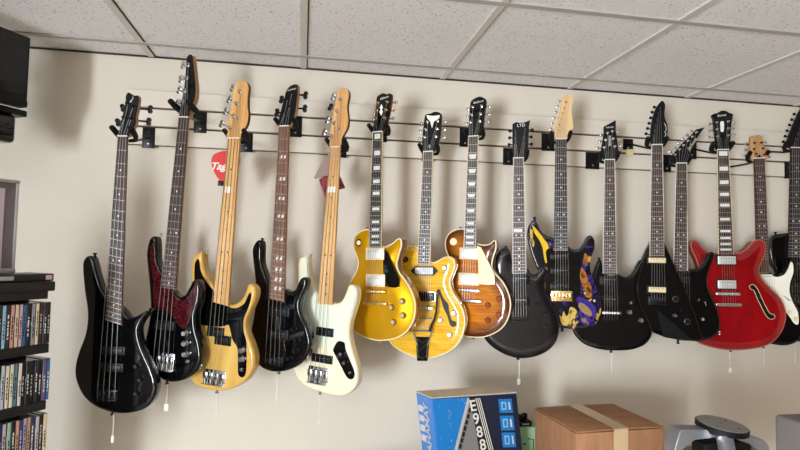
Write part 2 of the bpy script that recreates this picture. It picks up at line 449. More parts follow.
    def text(g, txt, px, py, w, size, m, ang=0, shear=0, parent=None, name='lettering', label=None):
        me = textmesh(txt, size, shear); s, t = g.q(px, py, w)
        c, s_ = math.cos(math.radians(ang)), math.sin(math.radians(ang))
        for v in me.vertices:
            x, y, z = v.co; v.co = g.V(s+x*c-y*s_, t+x*s_+y*c, w+z)
        me.materials.clear(); me.materials.append(m)
        o = bpy.data.objects.new(name, me); C.objects.link(o); o.parent = parent or g.ho; return o
def textmesh(txt, size, shear=0, bold=0):
    cu = bpy.data.curves.new('lettering', 'FONT'); cu.body = txt; cu.size = size; cu.shear = shear; cu.extrude = .0003; cu.offset = bold
    cu.align_x = 'CENTER'; cu.align_y = 'CENTER'
    o = bpy.data.objects.new('lettering', cu); C.objects.link(o)
    dg = bpy.context.evaluated_depsgraph_get(); dg.update()
    me = bpy.data.meshes.new_from_object(o.evaluated_get(dg)); bpy.data.objects.remove(o); return me

def hanger(g, px0, py0, px1, py1, label, prong_t=.010, spread=.012, plen=.038, armr=.0042, pr=.0085, endm=None):
    """slatwall hanger: plate hooked in the grooves, arm, padded yoke under the headstock"""
    bx, by = (px0+px1)/2, (py0+py1)/2
    W = wallpt(bx, by, .024); a = wallpt(px0, by, .024); b = wallpt(px1, by, .024); c = wallpt(bx, py0, .024); d = wallpt(bx, py1, .024)
    root = empty('guitar_hanger', W+Vector((0, .004, 0))); tag(root, label, 'guitar hanger', 'slatwall guitar hangers')
    R = root.location; bpy.context.view_layer.update()
    bm = bmesh.new(); box(bm, Vector((0, -.003, 0)), ((b-a).length, .006, (c-d).length), .0012)
    lathe(bm, (0, -.006, (c-d).length*.25), (0, -1, 0), [(.006, 0), (.005, .003)], 12)
    link('back_plate', bm, satin, root)
    bm = bmesh.new(); lathe(bm, (0, -.006, -(c-d).length*.3), (0, -1, 0), [(.0045, 0), (.003, .002)], 10)
    link('screw', bm, chrome, root)
    t = g.L+prong_t; half = (g.nr-g.nl).length/2+spread; cx = (g.nl.x+g.nr.x)/2
    wb = g.wf-.045; yc = g.world(cx, t-.02, wb)-R
    bm = bmesh.new(); mid = Vector((yc.x*.15, -.05, yc.z*.3))
    tube(bm, [(0, -.004, 0), (yc.x*.05, -.03, yc.z*.1), tuple(yc*.8+Vector((0, 0, -.004))), tuple(yc)], armr, 10)
    link('arm', bm, satin, root)
    for sg in (-1, 1):
        bm = bmesh.new()
        p0 = g.world(cx, t-.02, wb)-R; p1 = g.world(cx+sg*half*.8, t-.016, wb)-R; p2 = g.world(cx+sg*half, t-.006, wb+.012)-R
        p3 = g.world(cx+sg*(half+.002), t+.004, wb+plen*.7)-R; p4 = g.world(cx+sg*(half+.004), t+.016, wb+plen+.012)-R
        tube(bm, [p0, p1, p2, p3, p4], pr, 12, taper=[pr*.6, pr*.8, pr, pr*1.1, pr*.95])
        link('yoke_prong', bm, rubber, root)
    return root

G = []
# ============================ 1: black bass, far left
g = Guitar('electric_bass', 'all-black electric bass with rosewood fretboard, the one nearest the disc rack at far left', 'bass guitar', (108, 395), (122.3, 136), .33, 12, (112, 413), 'guitars on the slatwall'); G.append(g); g1 = g
g.body([(84.2, 268), (85.3, 260), (88.5, 256.3), (93.5, 256.5), (96, 263), (99, 275), (103, 287), (110, 297), (123, 308), (129, 315.5), (134, 317), (140, 314.5), (146, 311), (150.5, 308.2), (150, 312), (143, 322), (140.5, 331), (143, 344), (148, 356), (154, 369), (158, 383), (156, 396), (149, 406), (138, 411), (122, 412.8), (107, 410), (94, 404), (84, 394), (77.5, 379), (76.8, 366), (80.5, 351), (87, 333), (89, 313), (86, 290)], .042, .009, [black])
g.neck((117.5, 136), (127.2, 136), (105, 320), (121, 325), rose, natural, 22, 'dot')
g.head([(125.3, 103), (125.6, 96), (128, 92.4), (131.5, 94), (133.6, 95.6), (138.7, 96.3), (137.5, 109), (136, 115), (135.7, 123.7), (131.5, 131), (128, 136.6), (117.5, 136.6), (119.6, 128), (122, 117)], .006, satin, natural, .017)
T1 = [((128, 104), (122.5, 107)), ((133.5, 107), (148, 108.7)), ((124.5, 118), (117.5, 121.5)), ((131.5, 119), (146.5, 121))]
g.tuners(T1, satin, plast, True)
g.humbucker(101, 348, 123, 354, plast, plast, 0, .008, False); g.humbucker(100, 365, 121, 371, plast, plast, 0, .008, False)
g.bassbridge(98, 390, 117, 400, 4, satin)
for a in ((137, 366), (141, 379.5), (137, 393)): g.knob(*a, satin, .008, .014)
g.strings(4, .030, .012, (-.02, .008), [(124, 119), (128, 104), (133, 107), (131, 119)], .006)
g.button(95, 253.5, m=satin); g.button(112.5, 414.5, m=satin, up=False)
bm = bmesh.new(); tube(bm, [g.P(*z, .0066) for z in ((133, 96.6), (132.8, 99), (131.4, 100.4), (130.8, 102), (129.6, 102))], .0022, 6, taper=[.001, .002, .0026, .0024, .001]); g.part('script_logo', bm, inkw, g.ho)
# ============================ 2: black bass with red tortoise pickguard
g = Guitar('electric_bass', 'black electric bass with a red tortoiseshell pickguard and three chrome knobs', 'bass guitar', (163, 357), (183.4, 117), .30, 22, (176, 382), 'guitars on the slatwall'); G.append(g); g2 = g
g.body([(148.3, 257), (149, 248), (150.8, 240.5), (153.8, 236.6), (157.3, 237.5), (158.3, 247), (158.5, 259), (161, 268), (166, 276), (174, 290), (180, 296), (186, 295), (190.5, 288), (194.5, 280.5), (199, 280), (202, 287), (201, 300), (197, 315), (198, 330), (202, 345), (203, 358), (198.5, 370), (189, 378), (176, 381.6), (165, 379.5), (155, 371), (148, 357), (146.5, 342), (150, 325), (152, 308), (151, 285)], .044, .010, [black])
g.slab('pickguard', [(150.3, 250), (152.6, 243), (154.6, 252), (154.8, 262), (159.5, 272), (164.5, 281), (172, 292), (178, 299), (184, 299.5), (190, 293), (194, 285), (197, 288), (196, 300), (191, 314), (185, 328), (179, 326), (172, 316), (165, 310), (156, 310), (153, 300), (153.5, 282), (150.6, 265)], 0, .002, tort, 3, rim=white)
g.neck((178.6, 117), (188.2, 117), (161.8, 287), (175.5, 289), rose, natural, 21, 'dot')
g.head([(186.2, 60), (187.5, 56), (189.8, 54.3), (192.4, 55.8), (193.2, 63), (194.6, 76), (195.6, 89), (194.3, 99.5), (190, 109), (188.2, 117.5), (178.6, 117.5), (181, 103), (183.3, 92), (185, 78)], .006, black, natural, .024)
g.tuners([((188, 65), (182.8, 64.5)), ((186.8, 78), (180.5, 78.5)), ((184.8, 91), (178.8, 89.5)), ((182.7, 102), (177.6, 102.5))], chrome, chrome, True)
g.humbucker(155, 322, 172, 329, plast, plast, 0, .008, False)
g.bassbridge(157, 353, 173.5, 371)
for a in ((186.2, 333), (186.2, 343.3), (186.4, 354)): g.knob(*a, chrome, .011, .018)
g.knob(187.5, 361.5, chrome, .006, .006, name='output_jack'); 
g.strings(4, .028, .013, (-.04, .008), [(182.7, 102), (184.8, 91), (186.8, 78), (188, 65)], .006)
g.button(161.5, 233.5); g.button(167, 383.5, m=satin, up=False)
# ============================ 3: butterscotch bass, black pickguard
g = Guitar('electric_bass', 'honey yellow electric bass with a maple neck and black pickguard', 'bass guitar', (214, 374), (233.7, 138), .31, 28, (228, 391), 'guitars on the slatwall'); G.append(g); g3 = g
g.body([(193, 271), (194, 262), (196.6, 255.5), (201, 252), (204, 254), (204.3, 263), (207.5, 274), (214, 283.5), (222, 296), (229, 303.3), (236, 304), (243, 299.5), (247.5, 291), (249.5, 285), (253.5, 284.3), (257, 290), (256, 299), (251, 311), (247, 322), (248.5, 333), (253.5, 346), (256, 360), (252.5, 373), (243, 383.5), (227, 390), (209, 388.8), (197, 384), (190, 375), (187, 362), (190, 345), (195.5, 330), (197, 315), (195, 300), (193, 285)], .044, .010, [butter])
g.slab('pickguard', [(194.4, 266), (196.2, 260.5), (198, 259), (199.4, 263), (200.6, 271), (205, 280), (212, 289), (220, 301), (229, 307), (236, 308), (243.5, 304), (247.6, 296), (250, 292.5), (251, 297), (248, 308), (243.5, 319), (243.2, 330), (246, 341), (246.3, 352), (246.2, 366), (245, 375), (241.5, 377.5), (238, 374), (237.6, 362), (237.2, 348), (232.5, 340), (230, 330), (228, 325), (222, 326.5), (208, 326), (197, 322), (197.5, 308), (194.5, 285)], 0, .002, black, 3)
g.neck((227.8, 138), (239.6, 138), (213.4, 302), (227.8, 306), maple, maple, 20, 'dot', plast)
g.head([(233.3, 91), (235, 85), (239, 81.3), (243.7, 80.5), (247, 83), (248.6, 88), (247.6, 97), (247.5, 107), (248.3, 115), (246.5, 125), (241, 133.5), (239.6, 138.5), (227.8, 138.5), (226.8, 128.5), (229.2, 115), (231.7, 102)], .004, maple, browned, .015)
g.tuners([((240.2, 91.5), (232, 87.5)), ((237, 103.5), (228.7, 99)), ((233.6, 115.8), (225, 111)), ((230.5, 127.8), (221, 123.5))], chrome, chrome, True)
bm = bmesh.new(); lathe(bm, g.P(237.6, 118.5, .004), (0, -1, 0), [(.005, 0), (.0035, .004), (.006, .006)], 12); g.part('string_tree', bm, chrome)
g.humbucker(206.5, 328.5, 221.5, 336, plast, plast, .000, .011, True, n=4); g.humbucker(214, 337, 228.5, 344.5, plast, plast, 0, .011, True, n=4)
g.bassbridge(203, 370, 225, 385)
for a in ((243, 350), (242.8, 359)): g.knob(*a, chrome, .011, .018)
g.knob(241.8, 369.5, chrome, .007, .006, name='output_jack')
g.strings(4, .028, .013, (-.035, .006), [(230.5, 127.8), (233.6, 115.8), (237, 103.5), (240.2, 91.5)], .004)
g.button(207.2, 249.5); g.button(217, 392.5, up=False)
g.slab('neck_inlay', [(225.7, 186), (231.2, 186), (230.4, 193), (224.9, 193)], .0098, .0006, pearl)
# ============================ 4: black bass with wavy inlays
g = Guitar('electric_bass', 'black electric bass with wavy S inlays on a brown fretboard and two pickups', 'bass guitar', (274, 361), (284, 126), .30, 30, (279, 372), 'guitars on the slatwall'); G.append(g); g4 = g
g.body([(253.7, 254), (254.8, 246), (258, 241), (261.5, 240.4), (263, 245), (263, 262), (266, 272), (270, 280.5), (280, 287), (287.5, 289.5), (292, 291.3), (296.5, 289.5), (299.5, 283), (302.5, 278), (306, 277.3), (308.3, 280.5), (307, 288), (303, 297), (301, 305), (303, 316), (308.5, 327), (312, 341), (309.5, 353), (303, 362), (293, 368.5), (279, 371.7), (266, 369), (258, 362), (252.3, 349), (251.5, 335), (254.5, 318), (257, 300), (256.5, 280)], .040, .009, [black])
g.neck((279, 126), (288.8, 126), (270, 298.5), (283.8, 301.6), rose2, natural, 24, 'ess')
g.head([(284.3, 98), (286, 91), (290, 86), (295.8, 84.2), (297.6, 87), (296.6, 100), (295, 112.3), (293, 118), (288.8, 126.5), (279, 126.5), (279, 117.7), (280.8, 110.5), (282.6, 103.4)], .006, satin, natural, .017)
g.tuners([((292, 93), (303.5, 94.6)), ((287.5, 99.5), (281, 99)), ((290, 107), (302.8, 107.9)), ((285, 112), (276.5, 111.8))], satin, plast, True)
g.humbucker(269, 308, 287, 315.5, plast, plast, 0, .010, True, n=4); g.humbucker(269, 331, 286, 338.5, plast, plast, 0, .010, True, n=4)
g.bassbridge(265.5, 357, 282.5, 365, 4, satin)
for a in ((293.4, 329), (296.6, 339.5), (295.3, 350.3), (289.4, 358.3)): g.knob(*a, plast, .0085, .014)
g.strings(4, .028, .013, (-.012, .008), [(285, 112), (287.5, 99.5), (292, 93), (290, 107)], .006)
g.button(262.5, 238.7, m=satin); g.button(279, 373.5, up=False)
bm = bmesh.new(); tube(bm, [g.P(*z, .0066) for z in ((287.6, 91), (288.8, 89.8), (289.8, 90.8), (291, 89), (292.2, 90), (293.2, 88.4), (294.4, 89.6), (295.8, 88)) ], .0010, 5); g.part('script_logo', bm, inkw, g.ho)
# ============================ 5: white bass
g = Guitar('electric_bass', 'creamy white electric bass with a black control plate and maple neck', 'bass guitar', (318.5, 371), (335, 147), .29, 33, (333, 397), 'guitars on the slatwall'); G.append(g); g5 = g
g.body([(298.6, 266), (300, 260), (303, 257), (307, 256.4), (309, 259), (309.5, 270), (311, 280), (316, 289), (324, 298), (333, 302.5), (338.5, 303), (343.5, 300), (347.5, 291.5), (350, 285.5), (354.5, 285), (358, 289.5), (358, 299), (354.5, 312), (351, 325), (350.8, 338), (354.5, 353), (359, 369), (358.5, 383), (351, 392.5), (340, 395.5), (320, 391), (306, 385), (298, 376), (294, 362), (295, 345), (299, 325), (301, 305), (299.5, 285)], .044, .010, [olymp])
g.slab('pickguard', [(303, 262), (305.5, 260.5), (307, 266), (307.5, 276), (312, 287), (319, 299), (331, 305), (338.5, 306), (345.5, 302.5), (350, 293), (353, 290.5), (355, 295), (354, 304), (350.5, 315), (347, 326), (346, 336), (344, 342), (337, 342), (333, 349), (326, 344.5), (315, 343), (306, 346), (300, 344), (302, 325), (304, 305), (302, 285)], 0, .0018, mint, 3)
g.slab('control_plate', [(336.5, 342.5), (340, 341), (344.3, 343), (345.5, 350), (350, 361), (354.3, 372), (353.6, 378), (350, 379.4), (345.8, 376), (340, 364.5), (335, 355), (333, 350)], 0.0002, .0022, black, 3)
g.neck((330.2, 146.7), (339.9, 146.7), (318, 303), (332, 304.6), maple, maple, 20, 'dot', plast)
g.head([(336.3, 97), (337.8, 92), (341, 88.6), (345, 88), (348.2, 91), (348.8, 96), (347, 107), (348.2, 119), (347, 128), (342.2, 137), (339.9, 147), (330.2, 147), (329.4, 137.5), (331.7, 121), (334.3, 107)], .004, maple, browned, .015)
g.tuners([((340.7, 99), (332.8, 96)), ((337.4, 111), (330, 107)), ((334.4, 123), (327, 119.5)), ((331.8, 136), (324, 132))], chrome, chrome, True, kmats=[chrome, plast, chrome, chrome])
bm = bmesh.new(); lathe(bm, g.P(339.3, 128.8, .004), (0, -1, 0), [(.005, 0), (.0035, .004), (.006, .006)], 12); g.part('string_tree', bm, chrome)
g.humbucker(316, 329, 331.6, 335.5, plast, plast, 0, .010, True, n=4); g.humbucker(311.5, 356, 330.5, 362.2, plast, plast, 0, .010, True, n=4)
g.bassbridge(307.6, 367, 328.2, 384)
for a in ((342.3, 353.5), (345.6, 362.5)): g.knob(*a, plast, .009, .016, cap=chrome)
g.knob(350, 372.5, chrome, .006, .006, name='output_jack')
g.strings(4, .028, .013, (-.04, .006), [(331.8, 136), (334.4, 123), (337.4, 111), (340.7, 99)], .004)
g.button(311, 254.5); g.button(320, 393.8, up=False)
g.slab('neck_inlay', [(328.2, 186.5), (336, 186.5), (335, 193), (327.4, 193)], .0098, .0006, pearl)
# ============================ 6: gold top
g = Guitar('electric_guitar', 'gold-topped single-cut electric guitar with chrome pickups and black pickguard', 'electric guitar', (375.5, 291.5), (377.3, 132), .25, 35, (380, 341), 'guitars on the slatwall'); G.append(g); g6 = g
g.body([(353.3, 243), (355, 236), (359.5, 231.5), (366.7, 229), (373, 232), (378, 242), (383.6, 246.3), (388, 245.3), (393.5, 242), (397.5, 238.6), (401, 239.3), (401.6, 246), (399, 255), (397, 264), (399, 271.5), (405, 279.6), (410.5, 288.5), (414.6, 299), (415.7, 309), (413.8, 320), (407.6, 331), (397, 338.2), (383, 341), (373, 340.2), (362, 336.5), (352.5, 330), (346, 320), (344, 308), (345.5, 296), (350, 282), (355.5, 272), (357.6, 264), (356.5, 257), (354, 250)], .050, .002, [goldtop, cream, goldside], arch=.009, bind=True, k=5)
g.slab('pickguard', [(382.6, 248), (387, 252), (391, 261), (395, 270), (399, 279), (398.4, 287), (394, 287.8), (384.5, 286.4), (383, 272)], .013, .002, black, 0)
g.neck((372.6, 131.8), (382.3, 131.8), (369, 247.5), (381.2, 247.5), ebony, goldside, 22, 'block', pearl, cream, wf=.019)
g.head([(376.5, 98), (379, 95), (383.6, 93), (386, 94.3), (389, 93.4), (391.6, 95), (390.5, 106), (388, 118), (385, 125), (382.4, 132), (372.6, 132), (374, 121), (375.8, 108)], .014, black, browned)
g.tuners([((378.3, 103), (374.7, 104.5)), ((377, 110.5), (373.4, 112)), ((375.6, 118), (372.5, 119)), ((387.5, 102), (395.3, 101.8)), ((386.2, 110), (394, 110)), ((385, 118), (392.7, 118))], gold_m, gold_m)
g.text('Gibson', 384, 97.8, .0146, .013, inkw, 12, .4)
g.slab('headstock_inlay', [(381.5, 104), (383, 107.5), (382, 109.5), (383, 112), (381, 116), (379.3, 112), (380.3, 109.5), (379.4, 107.5)], .0138, .0006, pearl)
for r_ in ((366, 248.6, 382.6, 258.8), (366, 275.3, 383.4, 285.6)): g.humbucker(*r_, chrome, cream, .011, .009)
g.bar('bridge', 366, 289.5, 385.3, 293.5, .020, gold_m); g.bar('tailpiece', 364.3, 301.4, 386.6, 305.2, .020, gold_m, saddles=False)
for a in ((392, 307.3), (402.6, 301.3), (403.3, 315.3), (393.7, 322)): g.knob(*a, amber, .0125, .012, cap=silverknob)
g.knob(359, 242.8, plast, .015, .003, cap=cream, name='pickup_selector')
g.strings(6, .026, .022, (-.045, .022), [(375.6, 118), (377, 110.5), (378.3, 103), (387.5, 102), (386.2, 110), (385, 118)], .014)
g.button(367, 227.5, m=gold_m); g.button(380, 342, m=gold_m, up=False)
# ============================ 7: yellow flamed hollow body with vibrato
g = Guitar('electric_guitar', 'yellow flamed-maple electric guitar with vibrato tailpiece and f-hole', 'electric guitar', (426, 308), (428, 151.5), .20, 30, (425, 358), 'guitars on the slatwall'); G.append(g); g7 = g
g.body([(396, 258), (399, 250.5), (405, 246.6), (412, 245.4), (418, 247), (424, 256), (432, 262), (438, 260.4), (443.3, 257.3), (448.7, 256.2), (453.6, 259), (455.4, 266), (452.4, 275), (450.3, 282), (452.4, 291), (458, 300), (463.5, 311), (465.3, 322), (462.6, 336), (455.6, 347), (445, 354), (432, 358.2), (416.7, 357.7), (401, 351.5), (390, 343), (384.5, 330), (385, 315), (390.5, 298), (397, 284), (399, 272)], .046, .0025, [flameyel, cream, flameyel], arch=.006, archw=.022, bind=True)
g.slab('f_hole', [(437.3, 289.5), (440, 290), (441.5, 294.5), (444.5, 300), (448, 304.5), (449, 312), (451.5, 320.3), (455, 321.5), (456.3, 324.8), (453, 327), (449.8, 324.5), (447.3, 316), (443.6, 308.5), (441.3, 300.7), (439, 294.5), (436.6, 293)], .009, .0015, plast, 3)
g.neck((423.3, 151.4), (433, 151.4), (417.3, 264.4), (429.6, 265), rose, flameyel, 22, 'dot', pearl, cream, wf=.019)
g.head([(424.6, 117), (426, 114.3), (431, 113.2), (434, 111.8), (438, 112), (441.5, 114.6), (441.3, 121), (440.5, 132), (438.6, 142), (433, 152), (423.3, 152), (422.2, 140), (423.2, 127)], .014, black, browned)
g.slab('headstock_inlay', [(426.4, 115), (433, 115.8), (440.2, 114.9), (439, 118.5), (434, 121.5), (432, 128.5), (430, 121.5), (427.2, 118.5)], .0138, .0006, white)
PS7 = [((427.4, 122), (420.8, 122.6)), ((425.8, 129.5), (419.6, 130.6)), ((424.2, 137), (418.8, 138)), ((437.6, 121), (445, 121)), ((437, 128.7), (444.2, 129)), ((436, 136.5), (443.8, 136.6))]
g.tuners(PS7, chrome, chrome)
g.text('E', 429.5, 146.5, .0146, .016, inkw)
s7 = g.slab('pickup', [(410.4, 270.6), (415, 266.2), (433, 266.4), (437.5, 271), (433, 275.6), (415, 275.2)], .010, .006, plast, 0, .001)
g.slab('pickup_cover', [(415, 267.4), (433, 267.4), (433, 274.6), (415, 274.4)], .016, .006, chrome, 0, .001, parent=s7)
g.humbucker(418.5, 292.5, 434.5, 300.8, plast, chrome, .009, .010, True)
g.bar('bridge', 419, 306, 432.6, 310.3, .021, chrome)
# vibrato: roller bar, hinge frame, curved arm
bm = bmesh.new()
tube(bm, [g.P(412, 331, .018), g.P(433.5, 331, .018)], .0045, 10); tube(bm, [g.P(417, 318.5, .016), g.P(432, 318.5, .016)], .0032, 10)
for a, b in (((413, 331), (417.5, 345)), ((432.5, 331), (427.5, 345))): tube(bm, [g.P(*a, .016), g.P(*b, .012)], .004, 8)
vib = g.part('vibrato_tailpiece', bm, chrome)
g.slab('hinge_plate', [(416, 337), (429.5, 337), (428.3, 350), (427.3, 361), (417, 361), (416.4, 350)], .010, .003, black, 0, parent=vib)
bm = bmesh.new()
for pl_ in ([(417, 339), (422, 343), (428, 339)], [(418, 352), (424, 346), (427.5, 343)], [(417.4, 344), (418.2, 358)], [(427.6, 344), (426.6, 358)], [(418, 356), (422.5, 358.5), (426.8, 356)]): tube(bm, [g.P(*z, .0138) for z in pl_], .0013, 6)
g.part('embossed_trim', bm, chrome, vib)
bm = bmesh.new(); tube(bm, [g.P(*z, .030) for z in ((430, 330), (431.5, 325), (434, 320), (436.2, 312), (437, 302), (437.2, 294))], .0045, 10, taper=[.005, .005, .0045, .004, .004, .0045]); tube(bm, [g.P(430, 330, .015), g.P(430, 330, .03)], .006, 10)
g.part('vibrato_arm', bm, satin, vib)
for a in ((445, 268), (440.8, 320), (454, 313), (450, 334.4)): g.knob(*a, chrome, .0115, .014)
g.knob(405.5, 259.5, plast, .012, .004, cap=chrome, name='pickup_selector')
g.strings(6, .024, .024, (-.095, .018), [(424.2, 137), (425.8, 129.5), (427.4, 122), (437.6, 121), (437, 128.7), (436, 136.5)], .014)
g.button(413, 243.6, m=chrome)
# ============================ 8: sunburst
g = Guitar('electric_guitar', 'tobacco sunburst single-cut electric guitar with cream pickguard', 'electric guitar', (470, 290.5), (473.3, 136), .215, 33, (476, 338), 'guitars on the slatwall'); G.append(g); g8 = g
g.body([(444.8, 244.3), (446, 237.5), (450, 232.3), (456, 229.3), (463, 228.6), (468, 232), (473, 240), (478, 243.5), (483.5, 244.6), (489.4, 243.7), (493, 240.6), (496, 241), (496.4, 248), (493.5, 257.7), (492.3, 266), (495.2, 272.8), (502.5, 281), (507.6, 290), (510.6, 300), (510.6, 310), (507.6, 320.5), (502, 328.5), (494, 334), (484, 337.4), (473, 337.8), (462, 335.8), (451, 330.5), (442, 321), (438.5, 309), (440.5, 296), (447, 281), (450.5, 270), (449.5, 260), (446, 251.5)], .050, .002, [burst, cream, cherryside], arch=.006, archw=.022, bind=True)
g.slab('pickguard', [(476.8, 245.6), (481, 247.4), (485.5, 256), (490, 265), (494.5, 275), (495, 284.6), (488, 285), (478.5, 284), (478, 262)], .013, .002, cream, 0)
g.neck((468.4, 136), (478.4, 136), (463.5, 247.5), (475.6, 247.5), rose, cherryside, 22, 'trap', pearl, cream, wf=.019)
g.head([(470.3, 103), (472.6, 99.6), (476, 97.6), (480, 96.5), (484.6, 98.3), (486.4, 101), (485.6, 108), (484.5, 117), (483, 127), (478.6, 136.4), (468.4, 136.4), (468.4, 126), (469.4, 114)], .014, black, black)
g.tuners([((472.6, 107), (467.4, 108.6)), ((471.4, 114.5), (466.8, 115.8)), ((470, 122), (465.8, 123)), ((481.5, 106), (489, 106)), ((480.5, 113.7), (488.3, 113.7)), ((480, 121), (487.8, 121))], chrome, chrome)
g.text('Epiphone', 478.3, 101.8, .0146, .0115, inkw, 8, .3)
for r_ in ((460, 248.6, 477.2, 258.4), (459, 274, 477.6, 284.4)): g.humbucker(*r_, chrome, cream, .011, .009)
g.bar('bridge', 459.6, 288.6, 479, 292.4, .020, chrome); g.bar('tailpiece', 460, 299, 480.8, 303, .020, chrome, saddles=False)
for a in ((488, 305.2), (499, 299), (499, 314.6), (488, 320.2)): g.knob(*a, mat('amber_red_knob', s2l(140, 66, 20), .2, coat=.6), .0125, .012)
g.knob(453.4, 241.7, cream, .015, .003, cap=silverknob, name='pickup_selector')
g.strings(6, .026, .022, (-.045, .022), [(470, 122), (471.4, 114.5), (472.6, 107), (481.5, 106), (480.5, 113.7), (480, 121)], .014)
g.button(460.5, 227.4); g.button(473, 338.8, up=False)
# ============================ 9: black quilted
g = Guitar('electric_guitar', 'dark quilted black single-cut electric guitar between the sunburst and the swirl-painted ones', 'electric guitar', (519.5, 318.5), (518.5, 158), .24, 20, (518, 358), 'guitars on the slatwall'); G.append(g); g9 = g
g.body([(494.3, 263), (497, 254.5), (501.5, 249.3), (506.5, 247.8), (510, 252), (513, 264), (520, 270), (527.5, 269), (530.5, 273.3), (535, 274), (540, 271), (544.5, 268.3), (546.4, 271), (544.4, 279), (544.4, 288), (549.5, 299.5), (556, 313), (559, 327), (556, 341), (547, 351), (533, 356.8), (517, 357.7), (501, 352.3), (487, 341.7), (480.5, 328), (480, 313), (485, 298), (491, 285), (494, 274)], .045, .004, [quilt, black], arch=.005, archw=.025)
g.neck((513.3, 157.8), (523.7, 157.8), (512.2, 273.3), (526.3, 272.6), rose, satin, 24, 'dot', pearl, white, wf=.015)
g.slab('fret_marker_lettering', [(513.6, 228.8), (522.2, 228.8), (522.1, 232), (513.5, 232)], .0152, .0005, inkw, 0)
g.head([(512.5, 124), (516, 122), (519.5, 122.6), (524.5, 122.3), (530.3, 120), (529, 127), (528.6, 141), (528, 152.5), (523.8, 158), (513.3, 158), (512.4, 141)], .010, satin, None, k=0)
g.tuners([((515.2, 130), (510, 130.6)), ((515, 137), (509.7, 137.4)), ((514.6, 143.6), (509.2, 144.3)), ((525.4, 128.6), (532.4, 129.5)), ((525, 136), (531.3, 136.5)), ((524.6, 143), (531.6, 143.8))], satin, plast)
g.text('LTD', 521, 125.4, .0106, .018, inkw, 0)
g.humbucker(513.5, 276.5, 528.5, 282.5, plast, plast, .006, .009, True); g.humbucker(513.5, 298, 528.5, 304.5, plast, plast, .006, .009, True)
g.bar('bridge', 512.5, 316.7, 528.3, 320.3, .016, satin)
for a in ((538, 304), (544.4, 314), (544.4, 326)): g.knob(*a, plast, .0085, .013, cap=satin)
g.strings(6, .026, .019, (-.012, .012), [(514.6, 143.6), (515, 137), (515.2, 130), (525.4, 128.6), (525, 136), (524.6, 143)], .010)
g.button(506, 246.6, m=satin); g.button(518, 359, m=satin, up=False)
# ============================ 10: swirl double-cut
g = Guitar('electric_guitar', 'double-cut electric guitar painted in black, gold and violet swirls with a pale headstock', 'electric guitar', (561.5, 296), (561, 139), .25, 18, (570, 329), 'guitars on the slatwall'); G.append(g); g10 = g
g.body([(527, 233), (529, 225), (533.6, 220), (537, 223), (540.5, 230.5), (546, 235.5), (553, 238), (560, 243), (567.5, 246), (573, 249.2), (579.5, 248.4), (584, 242.5), (587, 236.8), (591, 235.6), (594, 240), (594.3, 248), (591, 258), (590, 268), (592.3, 278), (597, 289), (600.6, 300), (600.8, 311), (597.5, 321), (590, 327.3), (578, 329), (564, 328), (550, 323), (541, 312), (538.6, 299), (540.6, 285), (540, 275), (536, 266), (531.5, 254), (528.4, 243)], .042, .006, [swirlb, swy, swo, swp, swg, swirlb],
  decals=[([(532.5, 225.5), (537, 230), (544, 239), (547.5, 244), (549, 250), (548, 260), (545.6, 263), (543.8, 256), (542.6, 248), (539.5, 240.5), (534.5, 233)], 1), ([(530, 229), (533, 231), (532, 236), (534.5, 243), (533, 247), (530.5, 240)], 4),
          ([(580, 267), (584, 270), (586.5, 275), (588.5, 281), (592, 289), (591, 297), (586.5, 297), (583.5, 292), (582, 284), (579.6, 276)], 2), ([(585, 253), (588, 258), (587.5, 264), (585, 266), (583, 261)], 2),
          ([(559.5, 315), (562, 317), (563.5, 311), (566, 316), (568.5, 314), (570, 307.5), (574, 308), (577, 311.5), (577.6, 317), (574, 319), (575, 323), (568, 325.5), (562, 324)], 4), ([(546, 300), (550, 303), (553, 310), (556, 318), (552, 319), (549, 311)], 4),
          ([(576, 297.5), (583, 298), (590, 302), (596, 308), (598.5, 316), (596, 322), (588, 326), (582, 323.5), (579.5, 317), (579, 309)], 3), ([(581, 319), (586, 318), (588, 322), (589.5, 325.5), (586, 323), (583, 322)], 4), ([(597, 313), (599, 316), (597, 320), (595.5, 317)], 1), ([(541.5, 278), (545, 280), (546, 289), (549, 296), (545, 297), (541.5, 288)], 2)])
g.neck((555.6, 138.8), (566.6, 138.8), (553.8, 250), (567.8, 250), ebony, maplep, 22, 'dot', wf=.010)
g.head([(561.5, 102), (563.5, 96.8), (569, 94.2), (573, 96.6), (574, 101), (571.6, 108), (572.6, 118.8), (573.8, 127.5), (570.4, 130.8), (567.4, 135), (566.6, 139), (555.6, 139), (555.2, 131), (558, 120.6), (560, 110)], .004, maplep, maplep)
g.tuners([((565.6, 102.4), (559.4, 100.8)), ((563.3, 108), (557.6, 106)), ((561.8, 113.5), (556, 111.7)), ((560.2, 119), (554.2, 117.4)), ((558.7, 125), (552.3, 123)), ((557.2, 130.3), (550.8, 128.4))], gold_m, chrome)
g.slab('pickguard', [(546, 251), (551, 248), (556, 250.5), (567, 251), (574, 253.5), (580, 255), (582, 262), (580, 275), (580, 288), (577, 296), (573, 299), (549, 299), (546, 290), (548, 275), (547, 262)], .0003, .0018, black, 3)
for y in (256.6, 271): g.humbucker(551.5, y-1.8, 570.5, y+1.8, plast, plast, .002, .006, True, polem=chrome)
g.humbucker(551.5, 284.4, 571, 288.8, plast, plast, .002, .007, True)
g.bassbridge(551, 291, 572.4, 301, 6, gold_m)
g.slab('output_jack_plate', [(579, 303.5), (582, 303), (588, 307), (592, 313), (591.5, 316), (588.5, 316), (582, 312), (578.6, 307)], .0008, .002, gold_m, 3)
for a in ((584.4, 292.8), (593.7, 300.4)): g.knob(*a, plast, .009, .013, cap=silverknob)
